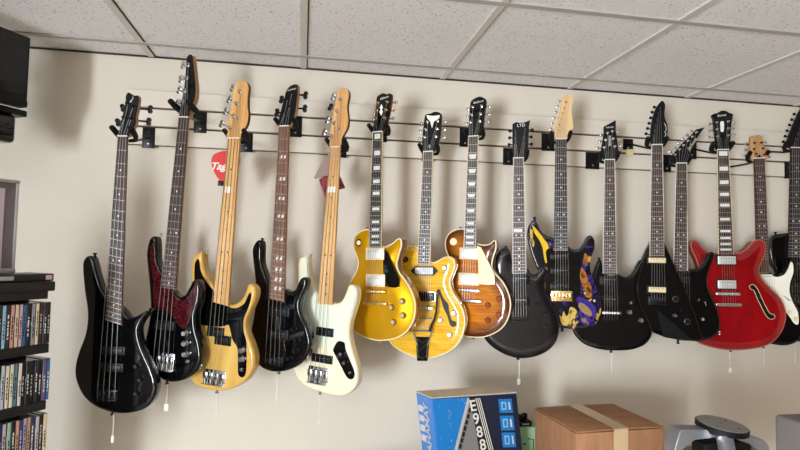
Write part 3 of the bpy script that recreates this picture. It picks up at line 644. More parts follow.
g.strings(6, .027, .013, (-.012, .008), [(557.2, 130.3), (558.7, 125), (560.2, 119), (561.8, 113.5), (563.3, 108), (565.6, 102.4)], .004)
g.button(534.5, 217.5, m=satin); g.button(562, 331, m=satin, up=False)
# ============================ 11: black superstrat
g = Guitar('electric_guitar', 'glossy black double-cut electric guitar with a white chrome-capped knob row and angled pointed headstock', 'electric guitar', (610.5, 313), (609.6, 159), .22, 20, (611, 351), 'guitars on the slatwall'); G.append(g); g11 = g
g.root['label'] = 'glossy black double-cut guitar beside the swirl-painted one, silver bridge and pointed headstock'
g.body([(595.5, 266), (598, 260.5), (600.6, 260), (602, 265), (603.5, 272), (610, 276), (618, 274), (623, 276.4), (628.5, 276.3), (634, 270.5), (637.5, 263.5), (640.5, 259.8), (643, 263), (640.6, 273), (637.7, 284), (638, 293), (641, 305), (647, 317), (651.6, 329), (650.5, 337), (643.5, 345), (630, 349.6), (612, 350.3), (599, 349), (585.6, 344.7), (577, 338), (572.5, 329), (573.5, 313), (580, 297), (587, 285), (592, 275)], .042, .008, [black])
g.neck((604.6, 159.5), (614.8, 159.5), (603, 273.6), (616.6, 273.6), rose, satin, 24, 'dot', pearl, white, wf=.011)
g.head([(604, 126.4), (610, 123.2), (615.9, 120), (615.8, 130), (617.2, 139), (619, 154), (614.8, 160), (604.6, 160), (600.3, 155), (602.2, 144), (604, 133.4)], .006, satin, None, k=0)
g.tuners([((607.6, 133), (601, 134.4)), ((605.8, 140), (600, 141.2)), ((604.4, 147.4), (597.9, 147.8)), ((612.2, 131.5), (618.6, 131.3)), ((613.3, 138.8), (620.6, 139)), ((615, 146.6), (621.8, 145.4))], chrome, chrome)
g.text('Schecter', 609.7, 127.2, .0066, .0095, inkw, 4, .3); g.slab('truss_rod_cover', [(608.6, 135.6), (610.8, 135.6), (611.2, 146), (608.6, 146)], .006, .0012, inkg, 0)
for r_ in ((601, 277.4, 618.4, 284.8), (601, 296.6, 618.4, 305)): g.humbucker(*r_, plast, plast, 0, .007, True)
g.bar('bridge', 601.6, 311, 621, 315, .009, chrome, ends=False)
g.knob(630.4, 302.6, plast, .009, .013, cap=chrome); g.knob(629.6, 312.4, chrome, .010, .013); g.knob(641, 320.6, chrome, .010, .013)
g.strings(6, .026, .013, (-.03, .002), [(604.4, 147.4), (605.8, 140), (607.6, 133), (612.2, 131.5), (613.3, 138.8), (615, 146.6)], .006)
g.button(599, 258, m=satin); g.button(611, 352, m=satin, up=False)
# ============================ 12: black V shape
g = Guitar('electric_guitar', 'black V-shaped electric guitar with two cream pickups', 'electric guitar', (657.5, 299), (657, 144.5), .215, 20, (680, 341), 'guitars on the slatwall'); G.append(g); g12 = g
def dens(pts, m=3):
    o = []
    for i, p_ in enumerate(pts):
        q_ = pts[(i+1) % len(pts)]
        for k in range(m): o.append((p_[0]+(q_[0]-p_[0])*k/m, p_[1]+(q_[1]-p_[1])*k/m))
    return o
g.body(dens([(651.5, 240), (646, 250), (641, 262), (636.5, 275), (634.5, 292), (637.5, 310), (644, 324), (653, 332.5), (665, 337.3), (682, 340.3), (699, 341.3), (702.6, 338), (693.6, 312), (683.5, 286), (673.5, 264), (664.5, 243.5), (661, 239)]), .040, .004, [black], k=2)
g.slab('bevelled_wing', [(657, 309), (692, 340), (663, 336.4)], .0002, .0018, satin, 0, .0016)
g.neck((651.8, 144.5), (662.6, 144.5), (649.8, 256.5), (664.2, 256.5), rose, satin, 22, 'dot', pearl, white, wf=.013)
g.head([(651.6, 145), (650.8, 134), (652, 122), (654.8, 111), (659.8, 102.6), (663, 100.8), (665.4, 105), (664.6, 112), (665, 118.4), (667.2, 124), (667.8, 131), (666.6, 139), (662.8, 145)], .008, satin, None, k=2)
g.tuners([((660.3, 107), (654.9, 106.6)), ((658.6, 112.5), (652.7, 111.6)), ((657, 118), (651.2, 117.4)), ((655.8, 123.6), (649.6, 122.8)), ((654.6, 129), (648, 128)), ((654, 134.6), (646.6, 133.4))], satin, plast)
bm = bmesh.new(); tube(bm, [g.P(*z, .0088) for z in ((664.3, 123), (666, 126.5), (666.2, 130), (664.8, 132), (666, 134), (664.6, 137))], .0011, 5); g.part('script_logo', bm, inkw, g.ho)
for r_ in ((648.4, 257.6, 666.4, 263), (648.4, 287, 666.6, 292.6)): g.humbucker(*r_, cream, plast, 0, .010, True, polem=gold_m)
g.bassbridge(648.6, 296.5, 667, 305, 6, satin)
g.knob(675.6, 299, plast, .011, .012, ring=chrome); g.knob(687.2, 321.6, plast, .011, .012, ring=chrome); g.knob(675, 315.6, chrome, .008, .012)
g.knob(681.3, 310, plast, .006, .006, name='toggle_switch')
g.strings(6, .027, .014, (-.01, .006), [(654, 134.6), (654.6, 129), (655.8, 123.6), (657, 118), (658.6, 112.5), (660.3, 107)], .008)
g.button(678, 343.2, m=satin, up=False)
# ============================ 13: black pointed-headstock guitar
g = Guitar('electric_guitar', 'black electric guitar with long spiky headstock, its body tucked behind the V-shaped one', 'electric guitar', (682.5, 312), (681.5, 163), .185, 19, (690, 342), 'guitars on the slatwall'); G.append(g); g13 = g
g.body([(667.5, 268), (669, 262.5), (672, 262), (674, 268), (682, 272), (690.5, 269), (697.5, 269.4), (701.3, 266), (705, 259.3), (707.8, 253.6), (711.8, 251.7), (713.8, 255.5), (711, 264), (707.2, 275), (706.6, 284), (709.3, 292.6), (713, 301), (717.5, 312), (719.6, 325), (716, 334), (707, 339.8), (697, 341), (685, 339.5), (672, 335), (664.5, 325), (664.6, 310), (669.5, 293), (669.5, 280)], .040, .007, [black])
g.neck((676.3, 163), (687, 163), (673.6, 270), (687.6, 271), rose, satin, 24, 'dot', pearl, white, wf=.011)
g.head([(704.8, 127.3), (700.6, 133), (696.2, 140), (694.6, 147), (691, 154.5), (687.4, 160), (687, 163.6), (676.3, 163.6), (671, 162.6), (670.2, 159), (675.7, 151.4), (682.5, 143.3), (691.5, 134.8), (696.2, 129.4)], .006, satin, None, k=0)
PS13 = [((675.2, 154.7), (670.8, 151.4)), ((679.4, 149.6), (675.2, 147)), ((683.4, 145.4), (679.2, 143)), ((687.7, 141), (683.6, 138.6)), ((692, 136.9), (687.8, 134.6)), ((696.3, 132.6), (691.8, 130.4))]
g.tuners(PS13, chrome, chrome)
g.text('Jackson', 692, 144.2, .0066, .020, mat('cream_ink', s2l(214, 204, 160), .5), 57, .3)
for y in (276, 296): g.humbucker(673.5, y, 690, y+7, plast, plast, 0, .007, True)
g.bassbridge(672.5, 307, 691, 316, 6, satin)
g.knob(698, 300, plast, .008, .010, cap=chrome); g.knob(702, 319, plast, .009, .012, cap=silverknob)
bm = bmesh.new(); tube(bm, [g.P(705, 302, .002), g.P(706, 306, .014)], .002, 8); lathe(bm, g.P(705, 302.5, 0), (0, -1, 0), [(.006, 0), (.005, .003)], 10); g.part('toggle_switch', bm, chrome)
g.strings(6, .026, .013, (-.01, .006), [p_ for p_, _ in PS13], .006)
g.button(719.3, 331.5, m=chrome)
# ============================ 14: red semi-hollow
g = Guitar('electric_guitar', 'cherry red semi-hollow electric guitar with an f-hole and block inlays', 'electric guitar', (727, 294), (723, 149.5), .19, 17, (735, 350.5), 'guitars on the slatwall'); G.append(g); g14 = g
g.body([(690.6, 246), (691.3, 241.6), (694.5, 240), (699, 243), (703.5, 248.3), (710, 252.3), (718, 253.6), (726, 256), (734, 252.8), (740.5, 252.4), (747.5, 247.4), (753.5, 241.4), (759.8, 239.2), (765, 242.8), (766.4, 249.5), (763.6, 259), (760, 267.5), (760, 274), (764, 281), (771, 288.5), (778.5, 295.5), (784.3, 305), (786.5, 316), (783.5, 329), (775.8, 339.8), (764.4, 346.6), (747, 349.8), (729, 350.2), (713, 347.9), (699, 343), (688, 334), (683.5, 320), (686, 303), (694, 287), (699.5, 275), (697, 262), (692.5, 252)], .046, .0025, [redbody, mat('aged_binding', s2l(150, 80, 60), .4), redbody], arch=.006, archw=.03, bind=True)
fh = [(749.3, 286.4), (752.4, 284.4), (755.6, 286.3), (758.6, 291), (763, 301), (766, 307), (769.6, 313), (774.2, 315), (774.6, 318), (770.4, 319.2), (765.6, 315), (761, 306), (757, 298), (754, 290.6), (751, 289.3)]
fo_ = g.slab('f_hole', fh, .0085, .0016, plast, 3)
bm = bmesh.new(); lp = catmull([g.q(*z, .0102) for z in fh], 3); tube(bm, [g.V(v.x, v.y, .0102) for v in lp+lp[:1]], .0011, 5, cap=False); g.part('f_hole_binding', bm, cream, fo_)
g.neck((717.5, 149.5), (728.9, 149.5), (718.4, 254.3), (733.6, 254.3), rose, redbody, 22, 'block', pearl, cream, wf=.019, inl_w=.72)
g.head([(711.8, 115), (717.8, 112.8), (720.6, 111), (724.5, 110.5), (727.6, 111.6), (729.6, 113), (733.2, 114.4), (732.2, 120), (731, 129.6), (730.6, 139), (728.9, 150), (717.5, 150), (715.7, 138), (714.2, 129.6), (713.6, 120)], .014, black, black)
g.tuners([((716.6, 122.6), (710.6, 123.7)), ((716.8, 129.3), (710.2, 130.4)), ((717.2, 136.6), (709.6, 136.8)), ((728.2, 121.5), (734.8, 121.2)), ((728.2, 128.5), (734, 128.4)), ((728.2, 135.5), (735, 134.8))], chrome, chrome)
g.text('Ibanez', 721.6, 115.3, .0146, .015, inkw, 6, .35)
g.slab('headstock_inlay', [(720.5, 121.5), (723.8, 121.5), (724.2, 126), (723.6, 131.5), (720.8, 131.5), (720.2, 126)], .0138, .0006, pearl, 2)
for r_ in ((717.6, 255.8, 736.6, 264.6), (717.6, 280, 737, 289)): g.humbucker(*r_, chrome, plast, .009, .009)
g.bar('bridge', 715.6, 292, 739.6, 296, .019, chrome); g.bar('tailpiece', 715, 302.8, 741.2, 306.8, .019, chrome, saddles=False)
g.strings(6, .026, .021, (-.045, .021), [(717.2, 136.6), (716.8, 129.3), (716.6, 122.6), (728.2, 121.5), (728.2, 128.5), (728.2, 135.5)], .014)
g.button(730.5, 351.6, m=chrome, up=False)
# ============================ 15: black with white pickguard
g = Guitar('electric_guitar', 'black electric guitar with a white pickguard, partly behind the cherry red one', 'electric guitar', (768, 299), (759.3, 158), .172, 17, (785, 345.5), 'guitars on the slatwall'); G.append(g); g15 = g
g.body([(744, 262), (746, 257), (749, 258), (752, 268), (760, 275), (769, 272.6), (776, 275.5), (783.5, 273.3), (788, 266), (790.3, 259), (793, 258.6), (795.6, 264.5), (795.6, 274), (792.2, 285), (792, 294), (796, 304), (802, 316), (803.5, 329), (798, 340), (787, 345), (775, 344.6), (762, 341), (752.5, 332), (749.5, 318), (751, 300), (750, 285), (747, 273)], .042, .007, [black])
g.slab('pickguard', [(756, 276), (761, 275), (769, 274.2), (776.5, 277), (784.5, 274.5), (789, 267), (790.8, 262), (793.2, 264), (793.4, 273), (790.2, 283), (789.8, 293), (793.4, 303), (797.6, 311), (799, 319), (798, 324.6), (794, 323.2), (790, 317), (784, 310), (776, 306), (764, 304), (756, 300), (754.5, 288)], .0002, .002, white, 3)
g.neck((754, 158), (764.8, 158), (757.4, 272.6), (769.4, 272.6), rose, tanh, 22, 'dot', pearl, wf=.010)
g.head([(750.4, 138), (751.6, 135.8), (754.4, 136.4), (757, 135.2), (761.6, 135.8), (762.8, 141), (765.2, 148.4), (767.8, 155), (766.6, 160.5), (764.8, 161), (754, 161), (751, 156.6), (749.4, 151.4), (750.4, 144)], .005, tanh, tanh)
g.slab('truss_rod_cover', [(754.6, 163), (756, 158), (759.5, 154.5), (762.6, 158), (764.4, 163)], .0052, .0016, satin, 2)
g.tuners([((754.4, 143), (746.4, 143.4)), ((753.8, 149.2), (746.2, 149.4)), ((755.6, 154), (745.4, 155.6)), ((761, 142.8), (766.2, 142.6)), ((762.6, 148.5), (768, 149)), ((764.3, 154.6), (770.4, 156.6))], satin, chrome)
for y in (277.4, 288): g.humbucker(761, y-2, 772, y+2, white, white, .0022, .005, True)
g.bassbridge(759, 295, 777, 303, 6)
bm = bmesh.new(); tube(bm, [g.P(784, 296, .003), g.P(791, 301, .003)], .0012, 6); tube(bm, [g.P(788, 299, .002), g.P(788.4, 299.6, .012)], .002, 8); g.part('selector_switch', bm, satin)
for a in ((789, 312), (795.6, 318.4)): g.knob(*a, cream, .010, .012)
g.strings(6, .026, .013, (-.01, .006), [(755.6, 154), (753.8, 149.2), (754.4, 143), (761, 142.8), (762.6, 148.5), (764.3, 154.6)], .005)
g.button(763.5, 348, m=chrome, up=False)
# ============================ 16: last black guitar, cut by the frame
g = Guitar('electric_guitar', 'black electric guitar cut off by the right edge, rightmost on the wall', 'electric guitar', (797, 300), (797, 148), .145, 17, (806, 345), 'guitars on the slatwall'); G.append(g); g16 = g
g.body([(768.6, 250), (769.6, 241), (773, 235.6), (780, 233.8), (788, 233.6), (795, 240), (803, 246), (812, 248), (822, 243), (829, 238), (834, 241), (833, 252), (828, 264), (829, 276), (836, 290), (842, 306), (842, 322), (834, 335), (820, 343), (804, 343), (789, 337), (778, 326), (774.5, 312), (776, 298), (779.5, 285), (776.5, 272), (771, 263)], .040, .007, [black])
g.neck((791, 147.5), (803, 147.5), (788.4, 257.4), (803.4, 257.4), ebony, satin, 22, 'dot', pearl, wf=.012)
g.head([(791, 148.5), (788, 140), (791.5, 130), (796, 119), (801, 109), (808, 99), (813, 97), (812, 108), (808, 120), (809, 132), (807, 142), (803, 148.5)], .006, satin, None, k=2)
PS16 = [((794.6, 142.4), (784.2, 141.4)), ((796, 137), (786.2, 135.8)), ((798, 131.6), (788.2, 130.2)), ((800, 126.4), (790.6, 124.6)), ((802, 121), (792.8, 119.2)), ((804, 115.4), (795.2, 113.6))]
g.tuners(PS16, satin, plast)
for y in (262, 284): g.humbucker(788.6, y, 805, y+7, plast, plast, 0, .007, True)
g.bassbridge(787.5, 295, 806, 304, 6, satin)
g.strings(6, .026, .014, (-.01, .006), [p_ for p_, _ in PS16], .006)
g.button(775.5, 232.4, m=satin)

# ------------------------------------------------------------------ hangers
HG = [(g1, (142.3, 127.5, 155, 148), 'black hanger whose plate sits right of the far left bass headstock', {'pr': .0095, 'plen': .045}),
      (g2, (194, 112, 206.8, 133), 'black hanger of the red tortoiseshell bass, padded prongs above the wall groove', {'pr': .0105, 'plen': .066, 'prong_t': .03}),
      (g3, (239.5, 133, 252.8, 152), 'black hanger holding the honey yellow bass', {}),
      (g4, (289, 116, 302, 137), 'black hanger holding the bass with wavy inlays', {}),
      (g5, (334.5, 138.5, 346.6, 157.5), 'black hanger holding the creamy white bass', {}),
      (g6, (376, 122.5, 387, 142), 'black hanger holding the gold-topped guitar', {}),
      (g7, (422, 143, 433.5, 161.5), 'black hanger holding the yellow flamed guitar', {}),
      (g8, (459.6, 128, 470.5, 147), 'black hanger holding the sunburst guitar', {}),
      (g9, (503, 148, 513.5, 165), 'black hanger holding the dark quilted guitar', {}),
      (g10, (541.5, 133.5, 554.5, 151), 'black hanger left of the pale swirl guitar headstock', {}),
      (g11, (585.6, 152.4, 599.2, 169), 'black hanger with its plate left of the glossy black double-cut guitar neck', {}),
      (g12, (623, 139, 633, 150), 'black hanger with a long thin arm reaching to the V-shaped guitar', {'pr': .010}),
      (g13, (662.5, 155, 671, 172), 'black hanger holding the spiky-headstock guitar', {}),
      (g14, (687, 140.5, 696.4, 159), 'black hanger with a slanting arm to the cherry red guitar', {'pr': .011}),
      (g15, (719, 161, 728, 176), 'black hanger holding the guitar with the white pickguard', {'pr': .010}),
      (g16, (752, 144, 761, 160), 'black hanger reaching to the rightmost guitar', {'pr': .010})]
for g, r_, lab, kw in HG: hanger(g, *r_, lab, **kw)
# a spare plate for a guitar beyond the frame, seen between the last two necks
def spare(px0, py0, px1, py1, lab):
    W = wallpt((px0+px1)/2, (py0+py1)/2, .024); w = (wallpt(px1, py0, .024)-wallpt(px0, py0, .024)).length; h = (wallpt(px0, py0, .024)-wallpt(px0, py1, .024)).length
    r = empty('guitar_hanger', W+Vector((0, .004, 0))); tag(r, lab, 'guitar hanger', 'slatwall guitar hangers')
    bm = bmesh.new(); box(bm, (0, -.003, 0), (w, .006, h), .0012); link('back_plate', bm, satin, r)
    bm = bmesh.new(); lathe(bm, (0, -.005, h*.1), (0, -1, 0), [(.006, 0), (.005, .01), (.004, .03)], 10); link('peg', bm, chrome, r)
spare(784.5, 161.5, 791, 178.5, 'empty black hanger plate left of the rightmost neck')

# ------------------------------------------------------------------ hanging price tags
def price_tag(px, py0, py1, d, lab, has=True, tw=.014):
    a = wallpt(px, py0, d); z = a.z-(py1-py0)/F*(2.35-d)*1.0
    r = empty('price_tag', (a.x, a.y, z)); tag(r, lab, 'price tag', 'tags dangling under the guitars')
    bm = bmesh.new(); L_ = a.z-z
    tube(bm, [(0, 0, .004), (.0015, 0, L_*.5), (0, 0, L_)], .0017, 5); link('string', bm, thread, r)
    bm = bmesh.new(); box(bm, (0, 0, -.006 if has else 0), (tw, .0012, .024) if has else (.004, .0012, .012), .0006)
    link('card', bm, tagp, r)
price_tag(113.5, 414, 435, .33, 'small paper tag on thread under the far left black bass', True, .009)
price_tag(167.2, 384, 404, .30, 'white paper tag on thread under the red tortoiseshell bass')
price_tag(217, 393, 414, .31, 'thin thread dangling under the honey yellow bass', False)
price_tag(277, 375, 398, .30, 'thin thread dangling under the bass with wavy inlays', False)
price_tag(319.6, 395, 421, .29, 'thin thread dangling under the creamy white bass', False)
price_tag(519, 360, 381, .24, 'white paper tag on thread under the dark quilted guitar')
price_tag(611.4, 353, 373, .22, 'thin thread dangling under the glossy black double-cut guitar', False)
price_tag(729.8, 352, 371, .19, 'white paper tag on thread under the cherry red guitar')
price_tag(763.6, 348, 367, .17, 'thin thread dangling under the guitar with the white pickguard', False)
price_tag(795, 345, 364, .145, 'thin thread dangling under the rightmost guitar', False)

# red pick-shaped tag behind the yellow bass neck
def flatthing(name, label, cat, pts, d, th, m, k=3, group=None, rim=None):
    n = Vector((0, -1, 0)); A = wallpt(pts[0][0], pts[0][1], d)
    P3 = [hit(*p_, A, n) for p_ in pts]; P3 = catmull(P3, k) if k else P3
    base = Vector((sum(v.x for v in P3)/len(P3), A.y, min(v.z for v in P3)))
    r = empty(name, base); tag(r, label, cat, group)
    pl = [Vector((v.x-base.x, v.z-base.z)) for v in P3]
    if area(pl) < 0: pl.reverse()
    return r, base, pl
def extr(name, pl, y0, y1, m, root, bev=.0006):
    bm = bmesh.new(); ns = inwardn(pl); n = len(pl)
    R = [[bm.verts.new((pl[i].x+ns[i].x*q_, y, pl[i].y+ns[i].y*q_)) for i in range(n)] for q_, y in ((bev, y0), (0, y0+bev), (0, y1))]
    for a, b in zip(R, R[1:]):
        for i in range(n): bm.faces.new((a[i], a[(i+1) % n], b[(i+1) % n], b[i]))
    bm.faces.new(R[0][::-1]); bm.faces.new(R[-1]); bmesh.ops.recalc_face_normals(bm, faces=bm.faces)
    bmesh.ops.triangulate(bm, faces=[f for f in bm.faces if len(f.verts) > 4])
    return link(name, bm, m, root)
dT = .255
r, base, pl = flatthing('hang_tag', 'red pick-shaped tag with white script behind the honey yellow bass neck', 'tag', [(211.3, 160), (214, 154.5), (221, 151.5), (230, 150.8), (238, 154), (240.5, 160), (238, 168), (232, 176), (226, 180.5), (221, 181), (217, 177), (212.5, 168)], dT, .002, None)
redtag = mat('red_card', s2l(206, 34, 30), .5)
extr('card', pl, -.001, .001, redtag, r)
me = textmesh('Tagima', .037, .35, .0010)
pc = wallpt(225.3, 166.5, dT)-base
for v in me.vertices: v.co = Vector((v.co.x+pc.x, -.0014-v.co.z, v.co.y+pc.z+v.co.x*.05))
me.materials.clear(); me.materials.append(inkw); o = bpy.data.objects.new('lettering', me); C.objects.link(o); o.parent = r
pc = wallpt(221, 183.2, dT)-base; bm = bmesh.new(); box(bm, (pc.x, 0, pc.z), (.022, .0018, .020), .0004); link('barcode_tab', bm, plast, r)
bm = bmesh.new(); e = wallpt(232, 140, .29)-base; tube(bm, [(pc.x+.04, 0, .12), tuple(e)], .0008, 5); link('string', bm, thread, r)
# folded booklet and striped card behind the white bass neck
kraft = mat('grey_brown_card', s2l(150, 128, 118), .7)
r, base, pl = flatthing('hang_tag', 'folded grey-brown card tied behind the creamy white bass neck', 'tag', [(331, 150), (321, 164), (314, 177.5), (315, 179), (330, 175), (333, 160)], .245, .002, None, 0)
extr('card', pl, -.001, .001, kraft, r)
strp = mat('striped_red_card', s2l(120, 24, 34), .5); nt, N, L, p = nodes(strp)
L.new(ramp(nt, noise(nt, 60, (1, 1, 1), 2), [(.40, s2l(40, 20, 30)), (.5, s2l(160, 22, 34)), (.6, s2l(90, 50, 70)), (.7, s2l(50, 120, 120))], 'CONSTANT'), p.inputs['Base Color'])
r, base, pl = flatthing('hang_tag', 'dark red patterned card tied behind the creamy white bass neck', 'tag', [(319, 180), (328, 172), (338, 172), (345.5, 188), (330, 192), (326, 199)], .235, .002, None, 0)
extr('card', pl, -.001, .001, strp, r)

# ------------------------------------------------------------------ room shell
wallm = mat('cream_wall_paint', s2l(220, 210, 194), .75); nt, N, L, p = nodes(wallm)
L.new(ramp(nt, noise(nt, 1.6, (1, 1, 1), 3), [(.3, s2l(217, 207, 191)), (.7, s2l(223, 214, 199))]), p.inputs['Base Color'])
bu = N.new('ShaderNodeBump'); bu.inputs['Strength'].default_value = .06; L.new(noise(nt, 160, (1, 1, 1), 2), bu.inputs['Height']); L.new(bu.outputs[0], p.inputs['Normal'])
ceilm = mat('acoustic_tile', s2l(205, 202, 200), .9); nt, N, L, p = nodes(ceilm)
tc = N.new('ShaderNodeTexCoord'); n1 = N.new('ShaderNodeTexNoise'); n1.inputs['Scale'].default_value = 150; n1.inputs['Detail'].default_value = 2
L.new(tc.outputs['Object'], n1.inputs['Vector'])
L.new(ramp(nt, n1.outputs['Fac'], [(.27, s2l(110, 104, 100)), (.37, s2l(232, 229, 228)), (1, s2l(238, 235, 234))]), p.inputs['Base Color'])
bu = N.new('ShaderNodeBump'); bu.inputs['Strength'].default_value = .35; bu.inputs['Distance'].default_value = .003; L.new(n1.outputs['Fac'], bu.inputs['Height']); L.new(bu.outputs[0], p.inputs['Normal'])
gridm = mat('ceiling_grid_metal', s2l(206, 200, 190), .5)
floorm = mat('floor_tile', s2l(176, 168, 156), .7)
X0, X1, Y0, Y1 = -2.6, 4.2, -6.0, 0.0
def slabobj(name, lo, hi, m, kind='structure'):
    bm = bmesh.new(); c = [(a+b)/2 for a, b in zip(lo, hi)]; box(bm, c, [b-a for a, b in zip(lo, hi)]); o = link(name, bm, m, smooth=False); o['kind'] = kind; return o
slabobj('wall_back', (X0-.1, 0, 0), (X1+.1, .1, CEIL+.1), wallm)
slabobj('wall_right', (X1, Y0, 0), (X1+.1, 0, CEIL+.1), mat('tan_wall_paint', s2l(176, 150, 118), .8))
slabobj('wall_front', (X0-.1, Y0-.1, 0), (X1+.1, Y0, CEIL), mat('dark_panelled_wall', s2l(84, 72, 62), .7))
slabobj('floor', (X0-.1, Y0-.1, -.1), (X1+.1, .1, 0), floorm)
slabobj('ceiling', (X0-.1, Y0-.1, CEIL), (X1+.1, .1, CEIL+.1), ceilm)
# left wall with the shop window (outside the picture)
WY0, WY1, WZ0, WZ1 = -5.85, -4.2, .25, 1.75
bm = bmesh.new()
for lo, hi in (((X0-.1, Y0, 0), (X0, WY0, CEIL)), ((X0-.1, WY1, 0), (X0, 0, CEIL)), ((X0-.1, WY0, 0), (X0, WY1, WZ0)), ((X0-.1, WY0, WZ1), (X0, WY1, CEIL))):
    box(bm, [(a+b)/2 for a, b in zip(lo, hi)], [b-a for a, b in zip(lo, hi)])
o = link('wall_left', bm, mat('taupe_wall_paint', s2l(130, 122, 112), .8), smooth=False); o['kind'] = 'structure'
bm = bmesh.new()
for y in (WY0+.02, (WY0+WY1)/2, WY1-.02): box(bm, (X0-.04, y, (WZ0+WZ1)/2), (.06, .05, WZ1-WZ0))
for z in (WZ0+.02, WZ1-.02): box(bm, (X0-.04, (WY0+WY1)/2, z), (.06, WY1-WY0, .05))
o = link('window_1', bm, mat('aluminium_frame', (.5, .5, .5), .4, .8), smooth=False); o['kind'] = 'structure'
# ceiling grid: bars every 0.61 m both ways, first row 0.153 m from the wall
bm = bmesh.new(); S = .6096
for k in range(-4, 7):
    box(bm, (k*S, (Y0+Y1)/2, CEIL-.003), (.024, Y1-Y0-.02, .006))
o = link('trim_1', bm, gridm, smooth=False); o['kind'] = 'structure'
bm = bmesh.new(); y = -.1533
while y > Y0+.1:
    box(bm, ((X0+X1)/2, y, CEIL-.0034), (X1-X0-.02, .024, .006)); y -= S
o = link('trim_3', bm, mat('cross_tee_shaded_metal', s2l(176, 170, 164), .6), smooth=False); o['kind'] = 'structure'  # greyer than the main bars: recess shade put into the colour
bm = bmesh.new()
for k in range(-4, 7): box(bm, (k*S+.0145, (Y0+Y1)/2, CEIL-.001), (.004, Y1-Y0-.02, .003))  # dark strips paint in the shadow line along one edge of each bar
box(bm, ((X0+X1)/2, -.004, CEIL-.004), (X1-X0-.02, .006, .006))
o = link('trim_shadow_lines', bm, mat('painted_shadow_line', s2l(52, 44, 40), .8), smooth=False); o['kind'] = 'structure'
# slat panel: three boards and the grooves between them
ZG = 1.6+.5633; xl = wallpt(127, 120).x; root = empty('slatwall_panel', ((xl+3.9)/2, 0, ZG-.22)); tag(root, 'long cream slatwall strip with dark grooves behind the headstocks', 'slatwall')
boardm = mat('slat_board_paint', s2l(222, 213, 198), .55); groovem = mat('groove_core_board', s2l(96, 62, 42), .8)
W_ = 3.9-xl
bm = bmesh.new(); box(bm, (0, -.0045, .22-.0381), (W_, .007, .2286-.004)); link('groove_backing', bm, groovem, root, smooth=False)
for i in range(3):
    bm = bmesh.new(); box(bm, (0, -.012, .22+.0381-.0762*i), (W_, .0235, .0762-.0085), .0012, 1); link('board', bm, boardm, root, smooth=False)
# a white electrical clip on the wall by the long-armed hanger
bm = bmesh.new(); w0 = wallpt(629.5, 152.5, .03); box(bm, (0, 0, 0), (.034, .012, .030), .002)
o = link('wall_clip', bm, cream); o.location = w0; tag(o, 'small cream clip on the groove beside the long-armed hanger', 'clip')

# ------------------------------------------------------------------ television top left
def frame(A, ang, tilt=0, roll=0):
    """local x along the face, y into the object, z up; A world origin"""
    M = Matrix.Rotation(ang, 4, 'Z') @ Matrix.Rotation(tilt, 4, 'X') @ Matrix.Rotation(roll, 4, 'Y'); M.translation = A; return M
tvA = atdepth(29, 73, 1.9)
a_tv = math.radians(61)     # face direction runs towards the wall
M = frame(tvA, a_tv); tv = empty('television', M=M); tag(tv, 'black flat television high in the upper left corner', 'television')
def tvp(px, py):
    n = M.to_3x3() @ Vector((0, -1, 0)); return M.inverted() @ hit(px, py, tvA, n)
tr, br = tvp(31, 38), tvp(27, 108); H = tr.z-br.z; zc = (tr.z+br.z)/2; Wt = .62
bm = bmesh.new(); box(bm, (-Wt/2, .02, zc), (Wt, .04, H), .004); link('casing', bm, satin, tv)
bm = bmesh.new(); box(bm, (-Wt/2, -.001, zc+.014), (Wt-.02, .003, H-.05)); link('screen', bm, darkglass, tv, smooth=False)
bm = bmesh.new(); box(bm, (-Wt/2, -.002, zc-H/2+.012), (Wt-.004, .006, .020), .002); link('lower_bezel', bm, plast, tv)
bm = bmesh.new(); tube(bm, [(-.3, .04, zc), (-.3, .3, zc+.0)], .02, 12); box(bm, (-.3, .05, zc), (.15, .02, .15)); link('mount_arm', bm, satin, tv)
M2 = frame(atdepth(18, 128, 1.9), a_tv); sp_ = empty('soundbar_speaker', M=M2); tag(sp_, 'black glossy speaker box hanging under the television', 'speaker')
bm = bmesh.new(); box(bm, (-.27, .03, .052), (.58, .09, .022), .004); link('top_plate', bm, plast, sp_)
bm = bmesh.new(); box(bm, (-.285, .03, -.008), (.55, .08, .098), .016, 4); link('cabinet', bm, black, sp_)
bm = bmesh.new(); box(bm, (-.24, -.014, .0), (.40, .006, .05), .002); link('front_window', bm, darkglass, sp_)

# ------------------------------------------------------------------ disc rack
rackm = mat('black_rack_wood', (.010, .010, .011), .4)
Pr = atdepth(52, 302, 1.62); a_r = math.radians(54); MR = frame(Vector((Pr.x, Pr.y, 0)), a_r)
rk = empty('disc_rack', M=MR); tag(rk, 'tall black disc rack filled with CD cases at lower left', 'rack')
nR = MR.to_3x3() @ Vector((0, -1, 0)); inv = MR.inverted()
def rkp(px, py): return inv @ hit(px, py, Vector((Pr.x, Pr.y, 0)), nR)
zt = [rkp(51, 302).z, rkp(50, 358).z, rkp(46.5, 413).z]; CDH = zt[0]-rkp(51, 343).z
ztop = rkp(54, 281).z; xr = rkp(54, 285).x; LR = .60
D = .14
bm = bmesh.new(); box(bm, (xr-LR/2-.004, D/2-.004, ztop-.014), (LR, D+.02, .028), .003); box(bm, (xr-LR/2, D/2, ztop-.040), (LR-.02, D-.02, .024)); link('top_board', bm, rackm, rk)
bm = bmesh.new(); box(bm, (xr-LR/2-.008, D+.002, ztop/2), (LR-.02, .01, ztop-.03)); link('back_panel', bm, rackm, rk, smooth=False)
for sx in (xr-.014, xr-LR+.01):
    bm = bmesh.new()
    for yy in (D-.02,): box(bm, (sx, yy, ztop/2-.01), (.016, .03, ztop-.03), .002)
    link('side_post', bm, rackm, rk)
